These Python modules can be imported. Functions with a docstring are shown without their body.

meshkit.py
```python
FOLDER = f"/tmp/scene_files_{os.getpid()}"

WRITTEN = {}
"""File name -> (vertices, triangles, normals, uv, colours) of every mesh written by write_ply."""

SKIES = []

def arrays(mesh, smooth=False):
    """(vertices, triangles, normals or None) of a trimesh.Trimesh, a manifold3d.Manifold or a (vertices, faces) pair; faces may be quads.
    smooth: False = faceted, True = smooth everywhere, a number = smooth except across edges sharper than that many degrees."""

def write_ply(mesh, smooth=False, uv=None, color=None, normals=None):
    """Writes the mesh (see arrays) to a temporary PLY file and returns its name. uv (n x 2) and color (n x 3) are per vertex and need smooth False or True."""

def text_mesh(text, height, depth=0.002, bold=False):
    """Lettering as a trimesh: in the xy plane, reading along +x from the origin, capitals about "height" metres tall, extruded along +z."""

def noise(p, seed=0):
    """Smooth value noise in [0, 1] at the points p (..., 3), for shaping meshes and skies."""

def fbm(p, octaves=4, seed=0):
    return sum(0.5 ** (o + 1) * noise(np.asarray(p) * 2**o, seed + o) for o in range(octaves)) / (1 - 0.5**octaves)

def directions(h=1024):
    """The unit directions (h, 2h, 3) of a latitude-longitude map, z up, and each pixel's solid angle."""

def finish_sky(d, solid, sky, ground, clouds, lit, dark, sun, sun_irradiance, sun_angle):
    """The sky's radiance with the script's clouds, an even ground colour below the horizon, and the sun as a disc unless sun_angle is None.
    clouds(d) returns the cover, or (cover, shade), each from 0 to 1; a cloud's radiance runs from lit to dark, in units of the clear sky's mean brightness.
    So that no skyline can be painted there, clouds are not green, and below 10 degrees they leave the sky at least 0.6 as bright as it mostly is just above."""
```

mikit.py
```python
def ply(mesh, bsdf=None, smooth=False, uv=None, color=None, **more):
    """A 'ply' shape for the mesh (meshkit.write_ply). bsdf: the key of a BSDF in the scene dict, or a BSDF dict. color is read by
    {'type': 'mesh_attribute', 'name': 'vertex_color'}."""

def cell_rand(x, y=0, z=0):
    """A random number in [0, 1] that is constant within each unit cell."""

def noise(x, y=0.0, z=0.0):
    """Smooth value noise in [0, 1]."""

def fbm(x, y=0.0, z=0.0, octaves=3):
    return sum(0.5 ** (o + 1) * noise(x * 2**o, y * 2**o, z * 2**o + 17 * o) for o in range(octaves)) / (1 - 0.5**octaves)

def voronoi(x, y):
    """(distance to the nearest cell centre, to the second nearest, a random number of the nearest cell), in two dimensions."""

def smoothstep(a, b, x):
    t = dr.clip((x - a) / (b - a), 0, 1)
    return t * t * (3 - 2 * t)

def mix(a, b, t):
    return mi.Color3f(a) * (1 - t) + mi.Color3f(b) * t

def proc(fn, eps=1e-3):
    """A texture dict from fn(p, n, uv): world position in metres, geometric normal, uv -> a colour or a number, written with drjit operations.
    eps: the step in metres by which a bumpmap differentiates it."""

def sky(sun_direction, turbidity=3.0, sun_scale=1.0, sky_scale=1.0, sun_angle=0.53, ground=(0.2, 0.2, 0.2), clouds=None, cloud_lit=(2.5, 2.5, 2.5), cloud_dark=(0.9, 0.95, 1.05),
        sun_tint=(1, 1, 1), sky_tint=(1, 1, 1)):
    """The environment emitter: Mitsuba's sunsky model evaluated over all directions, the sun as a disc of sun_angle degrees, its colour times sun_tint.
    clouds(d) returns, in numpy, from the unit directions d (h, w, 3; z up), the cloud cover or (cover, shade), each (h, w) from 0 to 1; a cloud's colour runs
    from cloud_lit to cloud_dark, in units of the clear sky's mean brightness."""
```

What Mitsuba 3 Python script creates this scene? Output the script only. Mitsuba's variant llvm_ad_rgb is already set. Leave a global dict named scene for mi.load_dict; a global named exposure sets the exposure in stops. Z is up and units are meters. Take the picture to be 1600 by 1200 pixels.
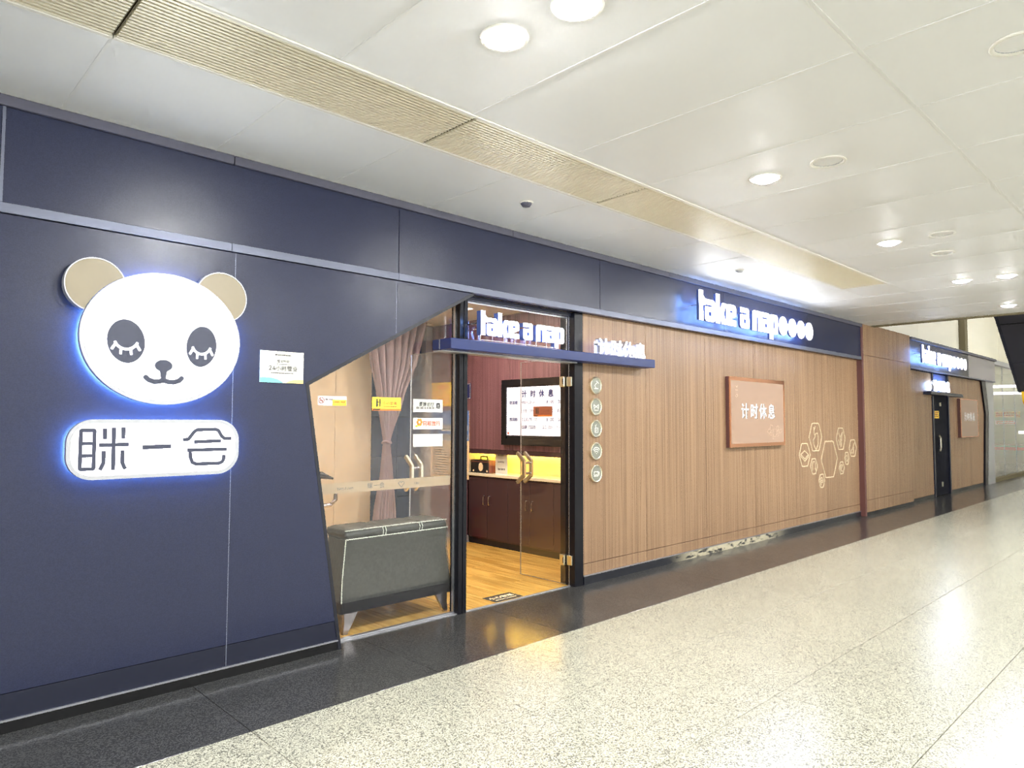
import math, random
import numpy as np, trimesh, drjit as dr, mitsuba as mi
import mikit, meshkit
from mikit import proc, noise, fbm, cell_rand, smoothstep, mix
from shapely.geometry import Polygon, LineString, Point, MultiPolygon
from shapely.geometry import box as sbox
from shapely.ops import unary_union
from shapely import affinity

T = mi.ScalarTransform4f
scene, labels = {}, {}
RNG = random.Random(7)

# ------------------------------------------------------------------ camera, lights, exposure
exposure = 1.1
LAMP = 400.0            # radiance of the corridor downlights
LAMP_RGB = (0.99, 1.0, 1.0)
ROOM = 300.0            # radiance of the warm downlights in the shop
ROOM_RGB = (1.0, 0.87, 0.68)
SIGN = 6.5              # lit sign letters
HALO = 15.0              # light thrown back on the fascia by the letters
H_EYE, FPX = 1.55, 1083.0
YAW, PITCH, ROLL = (math.radians(a) for a in (46.08, 3.1, 0.15))
_f = np.array([math.cos(PITCH) * math.cos(YAW), math.cos(PITCH) * math.sin(YAW), math.sin(PITCH)])
_r = np.array([math.sin(YAW), -math.cos(YAW), 0.0])
_u = np.cross(_r, _f)
_up = -math.sin(ROLL) * _r + math.cos(ROLL) * _u
scene['camera'] = {'type': 'perspective', 'fov': math.degrees(2 * math.atan(800 / FPX)), 'fov_axis': 'x',
                   'near_clip': 0.05, 'far_clip': 200.0,
                   'to_world': T().look_at(origin=[0, 0, H_EYE], target=[float(v) for v in np.array([0, 0, H_EYE]) + _f], up=[float(v) for v in _up])}


def lin(c):
    c = np.asarray(c, float) / 255.0
    return [float(v) for v in np.where(c <= 0.04045, c / 12.92, ((c + 0.055) / 1.055) ** 2.4)]


def rgb(c):
    return {'type': 'rgb', 'value': lin(c)}


def emit(r, g, b, k=1.0, w=1.0):
    return {'type': 'area', 'radiance': {'type': 'rgb', 'value': [r * k, g * k, b * k]}, 'sampling_weight': float(w)}


# ------------------------------------------------------------------ materials
def pr(c, rough=0.5, metallic=0.0, spec=0.5, **kw):
    base = c if isinstance(c, dict) else rgb(c)
    return {'type': 'twosided', 'bsdf': {'type': 'principled', 'base_color': base, 'roughness': rough, 'metallic': metallic, 'specular': spec, **kw}}


def rp(c, alpha=0.1, **kw):
    base = c if isinstance(c, dict) else rgb(c)
    return {'type': 'twosided', 'bsdf': {'type': 'roughplastic', 'diffuse_reflectance': base, 'alpha': alpha, 'distribution': 'ggx', 'nonlinear': False, **kw}}


def f_terrazzo(p, n, uv):
    a = noise(p.x * 185, p.y * 185)
    b = noise(p.x * 230 + 40, p.y * 230 + 9)
    tile = cell_rand(dr.floor((p.x - 0.345) / 1.185), dr.floor((p.y + 4.93) / 0.8))
    c = mix(lin((156, 154, 138)), lin((192, 190, 173)), smoothstep(0.35, 0.65, b))
    c = mix(c, lin((78, 77, 68)), smoothstep(0.58, 0.72, a) * 0.85)
    return c * (0.95 + 0.07 * tile)


def f_granite(p, n, uv):
    a = noise(p.x * 190, p.y * 190, p.z * 190)
    b = fbm(p.x * 3, p.y * 3, 0)
    c = mix(lin((42, 42, 43)), lin((68, 68, 67)), smoothstep(0.35, 0.75, a))
    return c * (0.85 + 0.3 * b)


def wood_fn(dark, light, streak):
    def f(p, n, uv):
        q = p.x + p.y
        a = noise(q * 95, p.z * 0.7)
        b = noise(q * 210 + 31, p.z * 2.5)
        c = fbm(q * 5, p.z * 0.5)
        col = mix(lin(dark), lin(light), smoothstep(0.2, 0.8, 0.55 * a + 0.25 * b + 0.25 * c))
        return mix(col, lin(streak), smoothstep(0.72, 0.85, noise(q * 140 + 7, p.z * 0.9)) * 0.3)
    return f


def f_plank(p, n, uv):
    row = dr.floor((p.x + 1.0) / 0.19)
    k = cell_rand(row, dr.floor(p.y / 1.25 + row * 0.37))
    a = fbm(p.x * 30, p.y * 2.2 + k * 20, k * 9)
    c = mix(lin((196, 148, 70)), lin((228, 186, 104)), smoothstep(0.25, 0.75, a))
    return c * (0.86 + 0.2 * k)


def f_beige(p, n, uv):
    a = fbm(p.x * 2.5, p.z * 2.5, p.y)
    return mix(lin((208, 188, 160)), lin((226, 208, 182)), a)


def f_darktile(p, n, uv):
    a = fbm(p.x * 9, p.z * 1.4, 3.0)
    return mix(lin((20, 40, 74)), lin((40, 66, 104)), a)


def f_leather(p, n, uv):
    a = fbm(p.x * 60, p.z * 60, p.y * 60)
    return mix(lin((26, 30, 30)), lin((40, 44, 43)), a)


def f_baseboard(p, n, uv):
    # polished black strip, mottled cream along one stretch
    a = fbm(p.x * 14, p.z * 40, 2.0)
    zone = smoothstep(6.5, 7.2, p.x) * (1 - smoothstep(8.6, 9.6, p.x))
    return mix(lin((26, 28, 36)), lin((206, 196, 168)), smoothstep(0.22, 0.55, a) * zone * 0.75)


def f_navy(p, n, uv):
    a = noise(p.x * 220, p.z * 220, p.y)
    return mix(lin((28, 33, 56)), lin((35, 40, 65)), a)


MATS = {
    'm_terrazzo': rp(proc(f_terrazzo), 0.045, int_ior=1.62),
    'm_grout': pr((96, 92, 80), 0.8),
    'm_granite': rp(proc(f_granite), 0.03),
    'm_ceiling': rp((251, 252, 253), 0.2),
    'm_seam': rp((253, 253, 252), 0.25),
    'm_white': rp((240, 238, 230), 0.15),
    'm_slat': pr((228, 222, 200), 0.35, 0.1),
    'm_slat_back': pr((96, 88, 64), 0.7),
    'm_slat_gap': pr((44, 40, 30), 0.8),
    'm_ledge': pr((104, 108, 124), 0.4, 0.5),
    'm_wall': pr((250, 250, 248), 0.6),
    'm_navy': pr(proc(f_navy), 0.3, 0.0, 0.45),
    'm_navy_dark': pr((20, 24, 42), 0.35, 0.0, 0.5),
    'm_navy_edge': pr((20, 22, 32), 0.4),
    'm_cap': pr((74, 74, 88), 0.45),
    'm_alu': pr((196, 198, 204), 0.3, 0.9),
    'm_black': pr((15, 16, 23), 0.25, 0.0, 0.25),
    'm_base': rp((20, 20, 22), 0.03),
    'm_beam': pr((32, 46, 96), 0.35, 0.0, 0.4),  # navy beam, blue glare of the signs put into its colour
    'm_wood': pr(proc(wood_fn((124, 96, 72), (150, 120, 92), (110, 83, 63))), 0.45),
    'm_wood_red': pr(proc(wood_fn((98, 66, 74), (122, 86, 94), (80, 50, 58))), 0.45),
    'm_maroon': pr((92, 56, 52), 0.4),
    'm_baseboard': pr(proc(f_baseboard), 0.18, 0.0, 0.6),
    'm_chrome': {'type': 'twosided', 'bsdf': {'type': 'roughconductor', 'material': 'Cr', 'alpha': 0.08}},
    'm_steel': pr((236, 232, 212), 0.28, 1.0),
    'm_copper': pr((226, 168, 132), 0.16, 1.0),
    'm_glass': {'type': 'thindielectric', 'int_ior': 1.34},
    'm_frost': {'type': 'principledthin', 'base_color': rgb((214, 200, 178)), 'roughness': 0.5, 'spec_trans': 0.25, 'diff_trans': 0.9, 'eta': 1.4},
    'm_plank': rp(proc(f_plank), 0.12),
    'm_beige': rp(proc(f_beige), 0.15),
    'm_darktile': rp(proc(f_darktile), 0.12),
    'm_leather': pr(proc(f_leather), 0.42),
    'm_piping': pr((206, 212, 202), 0.5),
    'm_curtain': pr((138, 122, 132), 0.85),
    'm_cabinet': pr((60, 40, 46), 0.3),
    'm_counter': rp((238, 228, 206), 0.12),
    'm_red': rp((206, 28, 24), 0.08),
    'm_yellow': pr((250, 206, 66), 0.5),
    'm_orange': pr((236, 128, 50), 0.5),
    'm_yellow_shaded': pr((150, 84, 56), 0.5),  # yellow sticker film against the screen, its shade put into the colour
    'm_paper': pr((212, 211, 202), 0.6),
    'm_cream': pr((240, 214, 178), 0.6),
    'm_pink': pr((238, 218, 220), 0.6),
    'm_ink': pr((38, 36, 38), 0.6),
    'm_grey_ink': pr((120, 116, 112), 0.6),
    'm_pale_ink': pr((222, 224, 196), 0.6),
    'm_red_ink': pr((222, 74, 40), 0.6),
    'm_green': pr((176, 196, 60), 0.6),
    'm_brown_ink': pr((130, 60, 36), 0.6),
    'm_blue': pr((92, 124, 186), 0.5),
    'm_blue_dark': pr((40, 46, 100), 0.5),
    'm_teal': pr((120, 214, 214), 0.6),
    'm_peach': pr((248, 206, 130), 0.6),
    'm_gold': pr((136, 126, 106), 0.45, 0.1),
    'm_rim': pr((178, 180, 186), 0.35, 0.6),
    'm_letter_ink': pr((52, 56, 74), 0.5),
    'm_sign_side': pr((70, 90, 150), 0.4),
    'm_acrylic': rp((248, 250, 255), 0.1),
    'm_plaque': rp((172, 142, 122), 0.12),
    'm_plaque_line': pr((206, 178, 152), 0.5),
    'm_line': pr((206, 188, 158), 0.45, 0.2),
    'm_badge': pr((140, 142, 132), 0.35, 0.5),
    'm_escalator': pr((38, 38, 50), 0.5),
    'm_guard': pr((236, 190, 40), 0.5),
    'm_pale_glassroom': pr((190, 194, 172), 0.6),
    'm_atrium': pr((214, 210, 196), 0.6),
    'm_grey_panel': pr((150, 146, 150), 0.4, 0.2),
    'm_dark_leather': pr((28, 27, 30), 0.4),
    'm_door_black': pr((14, 17, 30), 0.7, 0.0, 0.1),
}
scene.update(MATS)

# ------------------------------------------------------------------ helpers


def num(base):
    """The next free key: base, base_001, base_002 ..."""
    taken = lambda k: k in scene or k in labels or any(s.startswith(k + '__') for s in scene)
    if base not in NEXT and not taken(base):
        NEXT[base] = 1
        return base
    i = NEXT.get(base, 1)
    while taken(f'{base}_{i:03d}'):
        i += 1
    NEXT[base] = i + 1
    return f'{base}_{i:03d}'


NEXT = {}


def tag(key, label=None, category=None, group=None, kind=None):
    d = labels.setdefault(key, {})
    for k, v in (('label', label), ('category', category), ('group', group), ('kind', kind)):
        if v:
            d[k] = v
    return key


def add(parent, name, mesh, mat, smooth=False, label=None, kind=None, emitter=None, flip=False):
    """One mesh as one entry: a part of parent (or a thing of its own when parent is None)."""
    key = num(f'{parent}__{name}' if parent else name)
    more = {}
    if emitter:
        more['emitter'] = emitter
    scene[key] = mikit.ply(mesh, mat, smooth=smooth, **more)
    if label or kind:
        tag(key, label, kind=kind)
    return key


def again(parent, name, src, to_world):
    key = num(f'{parent}__{name}' if parent else name)
    scene[key] = {**scene[src], 'to_world': to_world}
    return key


def cat(ms):
    return trimesh.util.concatenate([m for m in ms if m is not None])


def bx(x0, y0, z0, x1, y1, z1):
    m = trimesh.creation.box(extents=(abs(x1 - x0), abs(y1 - y0), abs(z1 - z0)))
    m.apply_translation(((x0 + x1) / 2, (y0 + y1) / 2, (z0 + z1) / 2))
    return m


def cbx(x0, y0, z0, x1, y1, z1, r=0.004):
    """A box with chamfered edges."""
    lo, hi = np.minimum((x0, y0, z0), (x1, y1, z1)), np.maximum((x0, y0, z0), (x1, y1, z1))
    r = min(r, 0.45 * float((hi - lo).min()))
    pts = []
    for s in np.ndindex(2, 2, 2):
        c = np.where(s, hi, lo)
        d = np.where(s, -1, 1)
        for k in range(3):
            q = c + d * r
            q[k] = c[k]
            pts.append(q)
    return trimesh.convex.convex_hull(np.array(pts))


def polys(g):
    return [p for p in getattr(g, 'geoms', [g]) if isinstance(p, Polygon) and p.area > 1e-9]


def prism(g, depth):
    g = g.buffer(0)
    return cat([trimesh.creation.extrude_polygon(p, depth, engine='earcut') for p in polys(g)])


def mapped(m, origin, ux, uy):
    """Local x, y, z go to ux, uy and ux x uy."""
    ux, uy = np.asarray(ux, float), np.asarray(uy, float)
    M = np.eye(4)
    M[:3, 0], M[:3, 1], M[:3, 2], M[:3, 3] = ux, uy, np.cross(ux, uy), origin
    m = m.copy()
    m.apply_transform(M)
    return m


def fac(g, y_front, depth):
    """A polygon in (x, z) as a slab of the facade whose face towards the corridor is at y_front."""
    return mapped(prism(g, depth), (0, y_front + depth, 0), (1, 0, 0), (0, 0, 1))


def fac_at(m, x, z, y_back):
    """A mesh laid out in local xy (extruded along z) stood against the facade plane y_back."""
    return mapped(m, (x, y_back, z), (1, 0, 0), (0, 0, 1))


def side_at(m, y, z, x_back):
    """The same on the shop's right-hand wall, which looks along -x."""
    return mapped(m, (x_back, y, z), (0, -1, 0), (0, 0, 1))


def floor_at(m, x, y, z):
    return mapped(m, (x, y, z), (1, 0, 0), (0, 1, 0))


def strokes(lines, w, cap='round'):
    cs = {'round': 1, 'flat': 2, 'square': 3}[cap]
    return unary_union([LineString(l).buffer(w / 2, cap_style=cs, join_style=1, resolution=5) for l in lines])


def ellipse(cx, cy, rx, ry, n=16):
    return affinity.translate(affinity.scale(Point(0, 0).buffer(1, n), rx, ry), cx, cy)


def rrect(x0, y0, x1, y1, r, n=6):
    return sbox(x0 + r, y0 + r, x1 - r, y1 - r).buffer(r, n)


def ring(g, w):
    return g.difference(g.buffer(-w))


def tube(pts, r, n=8, closed=False):
    """A tube along points; r a number or one per point."""
    p = np.asarray(pts, float)
    rr = np.broadcast_to(r, len(p))
    t = np.gradient(p, axis=0)
    if closed:
        t = np.roll(p, -1, 0) - np.roll(p, 1, 0)
    t /= np.linalg.norm(t, axis=1, keepdims=True) + 1e-12
    a = np.cross(t[0], [0.31, 0.17, 0.93])
    a /= np.linalg.norm(a)
    vs = []
    for i in range(len(p)):
        a = a - t[i] * (a @ t[i])
        a /= np.linalg.norm(a) + 1e-12
        b = np.cross(t[i], a)
        ang = np.arange(n) * 2 * np.pi / n
        vs.append(p[i] + rr[i] * (np.cos(ang)[:, None] * a + np.sin(ang)[:, None] * b))
    v = np.vstack(vs)
    f = []
    m = len(p)
    for i in range(m if closed else m - 1):
        for k in range(n):
            q = [i * n + k, i * n + (k + 1) % n, ((i + 1) % m) * n + (k + 1) % n, ((i + 1) % m) * n + k]
            f += [[q[0], q[1], q[2]], [q[0], q[2], q[3]]]
    if not closed:
        v = np.vstack([v, p[0], p[-1]])
        for k in range(n):
            f.append([m * n, (k + 1) % n, k])
            f.append([m * n + 1, (m - 1) * n + k, (m - 1) * n + (k + 1) % n])
    return trimesh.Trimesh(v, f, process=False)


def lathe(profile, n=32, at=(0, 0, 0)):
    m = trimesh.creation.revolve(np.asarray(profile, float), sections=n)
    m.apply_translation(at)
    return m


def loft(rows):
    """Closed skin through rings of equal point count, capped at both ends."""
    rows = [np.asarray(r, float) for r in rows]
    n = len(rows[0])
    v = np.vstack(rows + [rows[0].mean(0)[None], rows[-1].mean(0)[None]])
    f = []
    for i in range(len(rows) - 1):
        for k in range(n):
            a, b, c, d = i * n + k, i * n + (k + 1) % n, (i + 1) * n + (k + 1) % n, (i + 1) * n + k
            f += [[a, b, c], [a, c, d]]
    e = len(rows) * n
    for k in range(n):
        f.append([e, (k + 1) % n, k])
        f.append([e + 1, (len(rows) - 1) * n + k, (len(rows) - 1) * n + (k + 1) % n])
    m = trimesh.Trimesh(v, f, process=False)
    m.fix_normals()
    return m


def glyph(ch):
    """A Chinese character as a polygon in its em square (0 to 1)."""
    out = []
    for part in GLYPHS[ch].split('/'):
        rings = []
        for r in part.split(';'):
            c = np.array(r.split(), float).reshape(-1, 2)
            rings.append((c + (0, 39)) / 160.0)
        out.append(Polygon(rings[0], rings[1:]))
    return unary_union([p.buffer(0) for p in out])


def cn(text, height, pitch=1.0, bold=0.0, xs=1.0):
    """A row of characters as one polygon, starting at the origin."""
    gs = []
    for i, ch in enumerate(text):
        if ch == ' ':
            continue
        g = affinity.translate(glyph(ch), i * pitch / xs, 0)
        gs.append(g)
    g = unary_union(gs)
    if bold:
        g = g.buffer(bold, 2)
    g = affinity.scale(g, height * xs, height, origin=(0, 0))
    return g.simplify(height * 0.006)


def latin(text, height, depth=0.001, bold=False):
    return meshkit.text_mesh(text, height, depth, bold)


def line_bars(w, rows, pitch, h, seed, short=0.5):
    """Print too small to read: rows of short dashes, from the top left corner down."""
    rg = random.Random(seed)
    out = []
    for i in range(rows):
        x, end = 0.0, w * rg.uniform(short, 1.0)
        while x < end:
            l = rg.uniform(0.4, 1.4) * h * 1.6
            out.append(sbox(x, -i * pitch - h, min(x + l, w), -i * pitch))
            x += l + h * 0.5
    return MultiPolygon(out)


def disc_down(r, z, x, y, dome=0.012, n=28):
    """An open cap whose normals point downwards."""
    v, f = [(x, y, z - dome)], []
    for k, (a, d) in enumerate(((0.6, 0.75), (0.9, 0.35), (1.0, 0.0))):
        for i in range(n):
            t = 2 * math.pi * i / n
            v.append((x + r * a * math.cos(t), y + r * a * math.sin(t), z - dome * d))
    for i in range(n):
        j = (i + 1) % n
        f.append([0, 1 + j, 1 + i])
        for k in range(2):
            a, b, c, d = 1 + k * n + i, 1 + k * n + j, 1 + (k + 1) * n + j, 1 + (k + 1) * n + i
            f += [[a, b, c], [a, c, d]]
    m = trimesh.Trimesh(np.array(v), f, process=False)
    if m.face_normals[:, 2].mean() > 0:
        m.invert()
    return m


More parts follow.
